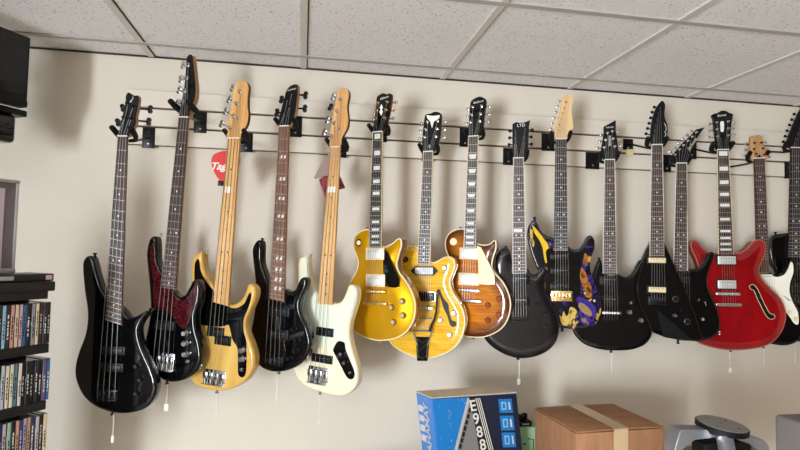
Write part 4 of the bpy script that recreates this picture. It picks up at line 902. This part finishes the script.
for i, z in enumerate(zt+[zt[2]-.171, zt[2]-.342]):
    bm = bmesh.new(); zb = z-CDH
    box(bm, (xr-LR/2-.004, D/2-.002, zb-.0135), (LR-.004, D, .026), .002); link('shelf', bm, rackm, rk)
CDC = [[('light blue', (140, 176, 196)), ('dark grey', (40, 42, 50)), ('salmon pink', (196, 140, 128)), ('cream', (206, 186, 156)), ('pale pink', (204, 158, 172)), ('sky blue', (52, 120, 176)), ('black', (28, 28, 30)), ('grey', (140, 142, 146)), ('ivory', (214, 200, 170)), ('brown', (84, 50, 42)), ('navy', (36, 40, 56)), ('black', (30, 28, 30))],
       [('pale grey', (176, 180, 186)), ('cream', (214, 206, 182)), ('ivory', (222, 212, 180)), ('steel blue', (104, 136, 152)), ('white', (216, 206, 196)), ('charcoal', (32, 32, 36)), ('black', (22, 22, 26)), ('black', (26, 26, 28)), ('dark grey', (44, 44, 48)), ('black', (22, 22, 24)), ('violet', (104, 84, 130)), ('bright blue', (44, 110, 160))],
       [('navy', (30, 42, 92)), ('pale pink', (196, 172, 172)), ('pale green', (150, 182, 160)), ('black', (26, 26, 26)), ('peach', (206, 150, 120)), ('blue', (48, 88, 150)), ('lilac', (176, 160, 190)), ('tan', (190, 150, 110)), ('indigo', (62, 54, 98)), ('light grey', (184, 184, 184)), ('dark brown', (62, 44, 38)), ('cream', (224, 208, 160))]]
rown = ['top', 'middle', 'bottom']
clear = mat('jewel_case_edge', (.05, .05, .055), .12, spec=.6)
def ordn(k): return ['rightmost', 'second', 'third', 'fourth', 'fifth', 'sixth', 'seventh', 'eighth', 'ninth', 'tenth', 'eleventh', 'twelfth', 'thirteenth', 'fourteenth', 'fifteenth', 'sixteenth', 'seventeenth', 'eighteenth'][k]
for ri in range(3):
    x = rkp((51, 50, 46.5)[ri], (320, 375, 430)[ri]).x; xmin = rkp(-4, (320, 380, 430)[ri]).x; k = 0; row = CDC[ri][::-1]
    while x > xmin and k < 18:
        cn, cc = row[k % 12]; hgt = CDH-(.002 if k % 4 == 2 else 0); th = .0102+(.0 if k % 5 else .0)
        cn2 = cn; lab = '%s-spined CD case, %s from the right in the %s row of the rack' % (cn2, ordn(k), rown[ri]) if k else '%s-spined CD case at the right end of the %s row of the rack' % (cn2, rown[ri])
        z0 = zt[ri]-CDH; rc = random.Random(ri*50+k)
        r = empty('cd_case', M=MR @ Matrix.Translation((x-th/2, .066+rc.uniform(-.002, .003), z0))); tag(r, lab, 'CD case', 'CD cases in the %s row' % rown[ri])
        bm = bmesh.new(); box(bm, (0, 0, hgt/2), (th, .13, hgt), .0008, 1); link('case', bm, clear, r)
        sm = mat('spine_'+cn.replace(' ', '_')+'_%d' % (sum(cc)), s2l(*cc), .35)
        bm = bmesh.new(); box(bm, (-.0006, -.0653, hgt/2), (th*.74, .0012, hgt*.97)); so = link('spine', bm, sm, r, smooth=False)
        bm = bmesh.new(); zz = hgt*.2+rc.random()*.01
        im = inkw if sum(cc) < 330 else plast
        while zz < hgt*rc.uniform(.6, .85):
            l_ = rc.uniform(.003, .009); box(bm, (-.0006+rc.uniform(-.0004, .0004), -.0661, zz), (th*.26, .0004, l_)); zz += l_+rc.uniform(.0015, .005)
        if len(bm.verts): link('spine_print', bm, im, so, smooth=False)
        else: bm.free()
        x -= th+.0006+(.0015 if rc.random() < .15 else 0); k += 1
# flat player on the rack top
zp = ztop+.0004; xp = rkp(54, 277).x
bp = empty('disc_player', M=MR @ Matrix.Translation((xp-.30, .06, zp))); tag(bp, 'thin black player with a small pink sticker lying on the rack', 'player')
hp = max(.014, rkp(54, 273.5).z-zp)
bm = bmesh.new(); box(bm, (0, 0, hp/2), (.60, .12, hp), .002); link('casing', bm, rackm, bp)
q_ = rkp(49, 276.5); bm = bmesh.new(); box(bm, (q_.x-(xp-.30), -.0606, hp/2), (.018, .0008, hp*.6)); link('sticker', bm, mat('pink_label', s2l(196, 160, 160), .6), bp, smooth=False)
q_ = rkp(4, 277); bm = bmesh.new(); box(bm, (q_.x-(xp-.30), -.0606, hp/2), (.05, .0008, hp*.5)); link('display', bm, mat('grey_label', s2l(150, 156, 150), .6), bp, smooth=False)
# framed picture standing on it
Af = Vector((Pr.x, Pr.y, 0)) - nR*.08
def fp(px, py): return inv @ hit(px, py, Af, nR)
a_, b_ = fp(18, 181), fp(13, 272); zb = zp+hp+.0015
fr = empty('framed_picture', M=MR @ Matrix.Translation((a_.x-.15, .08, zb))); tag(fr, 'grey framed picture standing on the rack at the left edge', 'picture frame')
Hf = a_.z-zb; fm = mat('silver_frame', s2l(176, 170, 172), .35, .4)
bm = bmesh.new(); box(bm, (0, .006, Hf/2), (.30, .012, Hf), .001); link('backing', bm, mat('grey_mount', s2l(112, 104, 106), .7), fr)
bm = bmesh.new(); box(bm, (-.0, -.002, Hf-.004), (.30, .02, .008), .001); box(bm, (0, -.002, .006), (.30, .02, .014), .001); box(bm, (.1475, 0, Hf/2), (.004, .018, Hf)); box(bm, (-.1475, 0, Hf/2), (.004, .018, Hf)); link('frame', bm, fm, fr)
q_ = fp(3, 220); bm = bmesh.new(); box(bm, (q_.x-(a_.x-.15)-.12, -.001, Hf/2-.01), (.24, .003, Hf*.88)); link('picture', bm, mat('pinkish_print', s2l(176, 158, 166), .5), fr, smooth=False)

# ------------------------------------------------------------------ things below: table, boxes, stand
TZ = .74
tb = empty('table', (1.0, -.45, 0)); tag(tb, 'plain table under the boxes and the metal stand, below the guitars', 'table')
bm = bmesh.new(); box(bm, (0, 0, TZ-.0155), (1.9, .8, .03), .003); link('tabletop', bm, mat('table_wood', s2l(120, 92, 64), .5), tb)
for sx in (-.9, .9):
    for yy in (-.35, .35): bm = bmesh.new(); box(bm, (sx, yy, (TZ-.03)/2), (.05, .05, TZ-.031), .003); link('leg', bm, satin, tb)
# cardboard box from four corners on its top plane
zc_ = 1.02; up = Vector((0, 0, 1))
def onz(px, py, z): return hit(px, py, Vector((0, 0, z)), up)
FL, FR, BR, BL = onz(576, 431.5, zc_), onz(664, 426, zc_), onz(610, 403.2, zc_), onz(535.3, 407.8, zc_)
ex = (FR-FL); ex.z = 0; wB = ex.length; ex.normalize(); ey = Vector((-ex.y, ex.x, 0)); dB = ((BL-FL).dot(ey)+(BR-FR).dot(ey))/2
cen = FL+ex*wB/2+ey*dB/2; MB = Matrix.Identity(4)
for i, v in enumerate((ex, ey, up)):
    for j in range(3): MB[j][i] = v[j]
MB.translation = Vector((cen.x, cen.y, TZ)); hB = zc_-TZ
cardm = mat('corrugated_cardboard', s2l(170, 116, 74), .8); nt, N, L, p = nodes(cardm)
L.new(ramp(nt, noise(nt, 30, (1, 1, .3), 4), [(.3, s2l(150, 104, 70)), (.7, s2l(166, 120, 84))]), p.inputs['Base Color'])
tapem = mat('beige_packing_tape', s2l(196, 168, 128), .3)
cb = empty('cardboard_box', M=MB); tag(cb, 'brown cardboard box sealed with beige tape, right of the blue box', 'box')
bm = bmesh.new(); box(bm, (0, 0, hB/2-.004), (wB, dB, hB-.008), .002); link('carton', bm, cardm, cb)
for sg in (-1, 1):
    bm = bmesh.new(); ang = sg*.02; box(bm, (sg*(wB/4+.0008), 0, hB-.002), (wB/2-.004, dB+.002, .004), .0008, M=Matrix.Rotation(ang, 3, 'Y')); link('flap', bm, cardm, cb)
bm = bmesh.new(); box(bm, (.0, 0, hB+.0022), (.055, dB+.004, .0008)); link('tape', bm, tapem, cb, smooth=False)
bm = bmesh.new(); box(bm, (.0, -dB/2-.0006, hB-.04), (.055, .0008, .082)); link('tape', bm, tapem, cb, smooth=False)
# blue instrument box, leaning a little to the left
zA = 1.86; A = atdepth(431.5, 398, zA)
aB = math.radians(-10); roll = math.radians(-6.3)
MK = frame(A, math.radians(21), 0, 0)
nK = MK.to_3x3() @ Vector((0, -1, 0))
def kq(px, py, off=0):
    Q = MK.inverted() @ hit(px, py, A+nK*off, nK); return Vector((Q.x, Q.z))
kb = empty('instrument_box', M=Matrix.Translation((0, 0, 0)) @ MK); tag(kb, 'blue and black keyboard box with worn corners standing left of the cardboard box', 'box')
c_tl, c_tr = kq(431.5, 398), kq(517, 392.5); ddn = (kq(523, 450)-c_tr).normalized(); ddl = (kq(437, 450)-c_tl).normalized()
dn = ((ddn+ddl)/2).normalized(); HK = (A.z-TZ-.012)/abs(dn.y); c_bl = c_tl+dn*HK; c_br = c_tr+dn*HK
DK = .10
blue = mat('blue_print', s2l(20, 122, 196), .4); blue2 = mat('faded_blue_print', s2l(76, 128, 196), .5); navy = mat('navy_print', s2l(18, 32, 58), .4)
for m_, c1 in ((blue, s2l(150, 190, 220)), (blue2, s2l(190, 190, 205))):
    nt, N, L, p = nodes(m_); c0 = tuple(p.inputs['Base Color'].default_value[:3])
    L.new(ramp(nt, noise(nt, 45, (1, 1, .6), 5, .7, .6), [(0, c0), (.62, c0), (.66, c1)]), p.inputs['Base Color'])
def K3(v, y): return Vector((v.x, y, v.y))
bm = bmesh.new(); vs = [bm.verts.new(K3(v, y)) for y in (0, DK) for v in (c_tl, c_tr, c_br, c_bl)]
for ids, mi in (((0, 1, 2, 3), 1), ((7, 6, 5, 4), 0), ((4, 5, 1, 0), 2), ((5, 6, 2, 1), 1), ((6, 7, 3, 2), 1), ((7, 4, 0, 3), 0)): bm.faces.new([vs[i] for i in ids]).material_index = mi
bmesh.ops.recalc_face_normals(bm, faces=bm.faces); bmesh.ops.bevel(bm, geom=list(bm.edges), offset=.004, segments=2, affect='EDGES')
link('carton', bm, [blue2, navy, mat('worn_board_edge', s2l(196, 178, 150), .85)], kb)
bm = bmesh.new(); tl, trr = kq(414.5+20, 396.5), kq(516.5, 388.5)
vs = [bm.verts.new(v) for v in (K3(c_tl, .0)+Vector((0, 0, .001)), K3(c_tr, 0)+Vector((0, 0, .001)), K3(c_tr, DK)+Vector((0, 0, .004)), K3(c_tl, DK)+Vector((0, 0, .001)))]
vb = [bm.verts.new(v.co-Vector((0, 0, .003))) for v in vs]
bm.faces.new(vs); bm.faces.new(vb[::-1])
for i in range(4): bm.faces.new((vs[i], vb[i], vb[(i+1) % 4], vs[(i+1) % 4]))
link('top_flap', bm, mat('pale_board', s2l(214, 200, 178), .85), kb, smooth=False)
def art(name, pts, m, off=.0008, parent=None):
    pl = [kq(*z) for z in pts]
    if area(pl) < 0: pl.reverse()
    bm = bmesh.new(); f = bm.faces.new([bm.verts.new(K3(v, -off)) for v in pl]); r_ = bmesh.ops.extrude_face_region(bm, geom=[f])
    for v in r_['geom']:
        if isinstance(v, bmesh.types.BMVert): v.co.y = 0
    bmesh.ops.recalc_face_normals(bm, faces=bm.faces); return link(name, bm, m, parent or kb, smooth=False)
def xt(p0, p1, y): t = (y-p0[1])/(p1[1]-p0[1]); return (p0[0]+(p1[0]-p0[0])*t, y)
YB = 475
blk = mat('black_print', s2l(16, 15, 15), .4); sil = mat('silver_print', s2l(190, 188, 184), .4); gry = mat('grey_print', s2l(128, 128, 128), .4)
art('front_panel_blue', [(432.4, 399.2), (467.6, 397.4), xt((467.6, 397.4), (454.3, 450), YB), xt((432.4, 399.2), (437.6, 450), YB)], blue, .0006)
art('grey_keyboard_picture', [(468.5, 397.4), (472.5, 411), xt((472.5, 411), (479, 450), YB), xt((468.5, 397.4), (456, 450), YB)], gry, .0006)
art('silver_stripe', [(467.6, 397.4), (470, 399), xt((470, 404), (457.6, 450), YB), xt((467.6, 397.4), (454.3, 450), YB)], sil, .0010)
art('black_band', [(468.8, 397), (481.5, 396.2), xt((481.5, 396.2), (495, 450), YB), xt((469.5, 400), (480.5, 450), YB)], blk, .0010)
for i in range(3):
    o_ = i*1.9; art('white_pinstripe', [(475.2+o_, 398), (476+o_, 398), xt((476+o_, 398), (489.5+o_, 450), YB), xt((475.2+o_, 398), (488.7+o_, 450), YB)], inkw, .0014)
for i in range(9):
    y0 = 407+i*6; x0 = 469.6-(y0-402)*.262
    art('black_key', [(x0+1.0, y0), (x0+3.2, y0+2.0), (x0+1.8, y0+6.6), (x0-.5, y0+4.4)], blk, .0014)
for i, ch in enumerate('E988'):
    art_me = textmesh(ch, .058, -.22, .0008); c_ = kq(473.6+i*3.3, 406+i*13)
    for v in art_me.vertices: v.co = Vector((v.co.x+c_.x, -.0014-v.co.z, v.co.y*.95+c_.y))
    art_me.materials.clear(); art_me.materials.append(inkw); o = bpy.data.objects.new('lettering', art_me); C.objects.link(o); o.parent = kb
for i, (x0, y0, x1, y1) in enumerate(((498.2, 399, 511.2, 412.5), (499.8, 415.8, 512.9, 430), (501.4, 432.6, 514.6, 447))):
    s_ = .6
    ic = art('icon_panel', [(x0, y0), (x1, y0-.3), (x1+1.5, y1), (x0+1.5, y1+.4)], blue, .0012)
    art('icon_outline', [(x0+2.6, y0+3), (x0+7.5, y0+2.8), (x0+8.2, y1-3), (x0+3.4, y1-2.6)], mat('pale_blue_ink', s2l(150, 200, 232), .4), .0016, ic)
    art('icon_core', [(x0+3.8, y0+4.4), (x0+6.4, y0+4.3), (x0+6.9, y1-4.2), (x0+4.4, y1-4)], blue, .0020, ic)
    art('icon_mark', [(x1-3.2, y0+3), (x1-1.9, y0+3), (x1-.9, y1-3), (x1-2.2, y1-3)], inkw, .0016, ic)
# maker's name down the left side
me = textmesh('YAMAHA', .042, 0, .0014)
for v in me.vertices:
    x, y_, z = v.co; base_ = c_tl + dn*.115; v.co = Vector((base_.x + dn.x*(x) - .0014, DK*.42 + y_*.9, base_.y + dn.y*x))
me.materials.clear(); me.materials.append(inkw); o = bpy.data.objects.new('lettering', me); C.objects.link(o); o.parent = kb
bm = bmesh.new()
for i in range(4):
    v = c_tl+dn*(.05+i*.035); box(bm, K3(v, DK*.75)+Vector((-.0004, 0, 0)), (.001, .03, .03))
link('torn_label', bm, mat('torn_paper', s2l(196, 190, 190), .8), kb, smooth=False)
# green carton and black camera-like pieces between the boxes
zG = 2.17; a0 = atdepth(517, 428, zG); a1 = atdepth(541, 428, zG)
gb = empty('green_box', (a0.x+.05, a0.y, TZ)); tag(gb, 'pale green box squeezed between the blue box and the cardboard box', 'box')
hG = a0.z-TZ; greenm = mat('pale_green_print', s2l(150, 186, 140), .6)
bm = bmesh.new(); box(bm, (0, .04, hG/2), (.12, .08, hG), .002); link('carton', bm, greenm, gb)
def gpt(px, py): v = hit(px, py, Vector((0, a0.y, 0)), Vector((0, 1, 0))); return Vector((v.x-gb.location.x, -.001, v.z-TZ))
bm = bmesh.new(); tube(bm, [gpt(528, 438.5), gpt(533.5, 439.5), gpt(533, 452)], .002, 6); tube(bm, [gpt(523, 444), gpt(525.5, 444)], .003, 6); link('printed_mark', bm, plast, gb)
z_t = a0.z
bk = empty('black_case', (a0.x+.045, a0.y+.035, z_t+.0005)); tag(bk, 'small black case with a white label on the green box', 'case')
bm = bmesh.new(); box(bm, (-.008, 0, .010), (.062, .05, .020), .003); link('base', bm, plast, bk)
bm = bmesh.new(); box(bm, (-.004, -.0255, .010), (.030, .001, .006)); link('label_strip', bm, inkg, bk, smooth=False)
bm = bmesh.new(); box(bm, (-.012, 0, .030), (.036, .035, .022), .008, 3); box(bm, (.004, .004, .034), (.018, .02, .024), .006, 3); link('handle', bm, plast, bk)
# metal stand with a round mounting plate
zS = 1.72; cS = atdepth(722, 424.5, zS)
st = empty('metal_stand', (cS.x, cS.y, TZ)); tag(st, 'folded silver metal stand with a round black-rimmed plate, right of the cardboard box', 'stand')
hS = cS.z-TZ; silv = mat('brushed_silver', s2l(170, 172, 178), .35, .75); pltm = mat('grey_plate', s2l(136, 136, 130), .5)
ax = (Matrix.Rotation(math.radians(4.5), 3, 'Y') @ Matrix.Rotation(math.radians(5), 3, 'X')) @ Vector((0, 0, 1))
Rr = 24/F*zS
bm = bmesh.new(); lathe(bm, Vector((0, 0, hS))-ax*.016, ax, [(Rr*.97, 0), (Rr, .002), (Rr, .016), (Rr*.97, .018)], 40)
pd = link('mounting_disc', bm, rubber, st)
bm = bmesh.new(); lathe(bm, Vector((0, 0, hS))+ax*.0022, ax, [(Rr*.955, 0), (Rr*.94, .0012)], 40); link('disc_face', bm, pltm, pd)
u_ = ax.cross(Vector((0, 1, 0))).normalized(); v_ = ax.cross(u_)
for i, (a__, rr) in enumerate(((0, 0), (.6, .6), (2.2, .62), (3.8, .6), (5.2, .6))):
    bm = bmesh.new(); lathe(bm, Vector((0, 0, hS))+ax*.0034+(u_*math.cos(a__)+v_*math.sin(a__))*Rr*rr, ax, [(.0042, 0), (.003, .0008)], 10); link('screw_hole' if i else 'centre_screw', bm, plast if i else chrome, pd)
bm = bmesh.new(); lathe(bm, Vector((0, 0, hS))-ax*.040, ax, [(.012, 0), (.04, .010), (Rr*.82, .026), (Rr*.8, .028)], 32); link('hub', bm, silv, st)
bm = bmesh.new(); tube(bm, [(0, 0, 0.01), (0, 0, hS-.03)], .018, 16); link('post', bm, silv, st)
def panel(name, px_pts, dy, th, m, dyb=0):
    bm = bmesh.new(); pts = []
    for px, py in px_pts:
        q_ = hit(px, py, cS+Vector((0, dy, 0)), Vector((0, 1, 0))); pts.append(Vector((q_.x-cS.x, dy, q_.z-TZ)))
    a_ = [bm.verts.new(v) for v in pts]; b_ = [bm.verts.new(v+Vector((0, th, 0))) for v in pts]
    bm.faces.new(a_); bm.faces.new(b_[::-1])
    for i in range(len(a_)): bm.faces.new((a_[i], b_[i], b_[(i+1) % len(a_)], a_[(i+1) % len(a_)]))
    bmesh.ops.recalc_face_normals(bm, faces=bm.faces); bmesh.ops.bevel(bm, geom=list(bm.edges), offset=.0015, segments=2, affect='EDGES')
    return link(name, bm, m, st, sharp=30)
panel('leg', [(708, 430), (682, 429.5), (679.5, 433), (675, 450), (672, 500), (672, 531), (679, 531), (680, 500), (682.5, 450), (695, 440), (712, 438)], -.03, .05, silv)
panel('leg', [(736, 434), (764, 440), (768.5, 445), (772, 455), (778, 500), (778, 531), (770, 531), (768, 500), (762, 455), (750, 444), (738, 440)], -.03, .05, silv)
# front bracket: a channel bent forward
bm = bmesh.new(); f0 = hit(727, 438, cS+Vector((0, -.06, 0)), Vector((0, 1, 0)))-Vector((cS.x, cS.y, TZ))
box(bm, (f0.x, -.055, f0.z-.02), (.038, .03, .05), .003, M=Matrix.Rotation(math.radians(-14), 3, 'X')); box(bm, (f0.x, -.075, f0.z/2-.02), (.034, .02, f0.z-.045), .003)
link('front_bracket', bm, silv, st)
bm = bmesh.new(); box(bm, (0, .005, (hS-.047)/2), (.17, .06, hS-.047), .01); link('dark_core', bm, rubber, st)
# grey padded thing at the lower right edge
q_ = atdepth(792, 420, 1.5)
gp = empty('padded_case', (q_.x+.10, q_.y, TZ)); tag(gp, 'grey padded case at the lower right edge of the picture', 'case')
bm = bmesh.new(); box(bm, (0, 0, (q_.z-TZ)/2), (.20, .12, q_.z-TZ), .012, 4); link('shell', bm, mat('grey_fabric', s2l(112, 104, 98), .95), gp)
bm = bmesh.new(); tube(bm, [(.095, -.061, .02), (.095, -.061, q_.z-TZ-.03)], .003, 8); link('zip', bm, plast, gp)

# ------------------------------------------------------------------ light
def area_light(name, loc, target, sx, sy_, power, col):
    l = bpy.data.lights.new(name, 'AREA'); l.shape = 'RECTANGLE'; l.size = sx; l.size_y = sy_; l.energy = power; l.color = col
    o = bpy.data.objects.new(name, l); C.objects.link(o); o.location = loc
    o.rotation_euler = (Vector(target)-Vector(loc)).to_track_quat('-Z', 'Y').to_euler(); return o
area_light('window_daylight', (X0-.01, (WY0+WY1)/2, (WZ0+WZ1)/2), (X0+1, (WY0+WY1)/2, (WZ0+WZ1)/2), WZ1-WZ0-.1, WY1-WY0-.1, 400, (.84, .92, 1.0))
# fluorescent troffers in the ceiling grid behind the camera
trm = mat('troffer_lens', (1, 1, 1), .5, emit=(1.0, .84, .64), es=6)
for i, (x, y) in enumerate(((-.5*S, -.1533-5.5*S), (-2.5*S, -.1533-4.5*S), (-1.5*S, -.1533-7.5*S))):
    bm = bmesh.new(); box(bm, (0, 0, -.004), (S-.03, 2*S-.03 if 0 else S-.03, .006), .001); o = link('ceiling_light', bm, trm, smooth=False)
    o.location = (x, y, CEIL-.003); tag(o, ['square ceiling light panel behind the camera, nearest the middle', 'square ceiling light panel leftmost, near the window wall', 'square ceiling light panel farthest back'][i], 'ceiling light')
w = bpy.data.worlds.new('World'); sc.world = w; w.use_nodes = True
w.node_tree.nodes['Background'].inputs[0].default_value = (.9, .95, 1, 1); w.node_tree.nodes['Background'].inputs[1].default_value = .6
# ------------------------------------------------------------------ camera
cd = bpy.data.cameras.new('Camera'); cam = bpy.data.objects.new('Camera', cd); C.objects.link(cam)
cd.sensor_width = 36; cd.lens = F/800*36; cd.clip_start = .05
Mc = Matrix.Identity(4)
for i, v in enumerate((RT, UPV, -FW)):
    for j in range(3): Mc[j][i] = v[j]
Mc.translation = CAM; cam.matrix_world = Mc; sc.camera = cam
sc.view_settings.view_transform = 'Standard'; sc.view_settings.look = 'None'; sc.view_settings.gamma = 1; sc.view_settings.exposure = .46
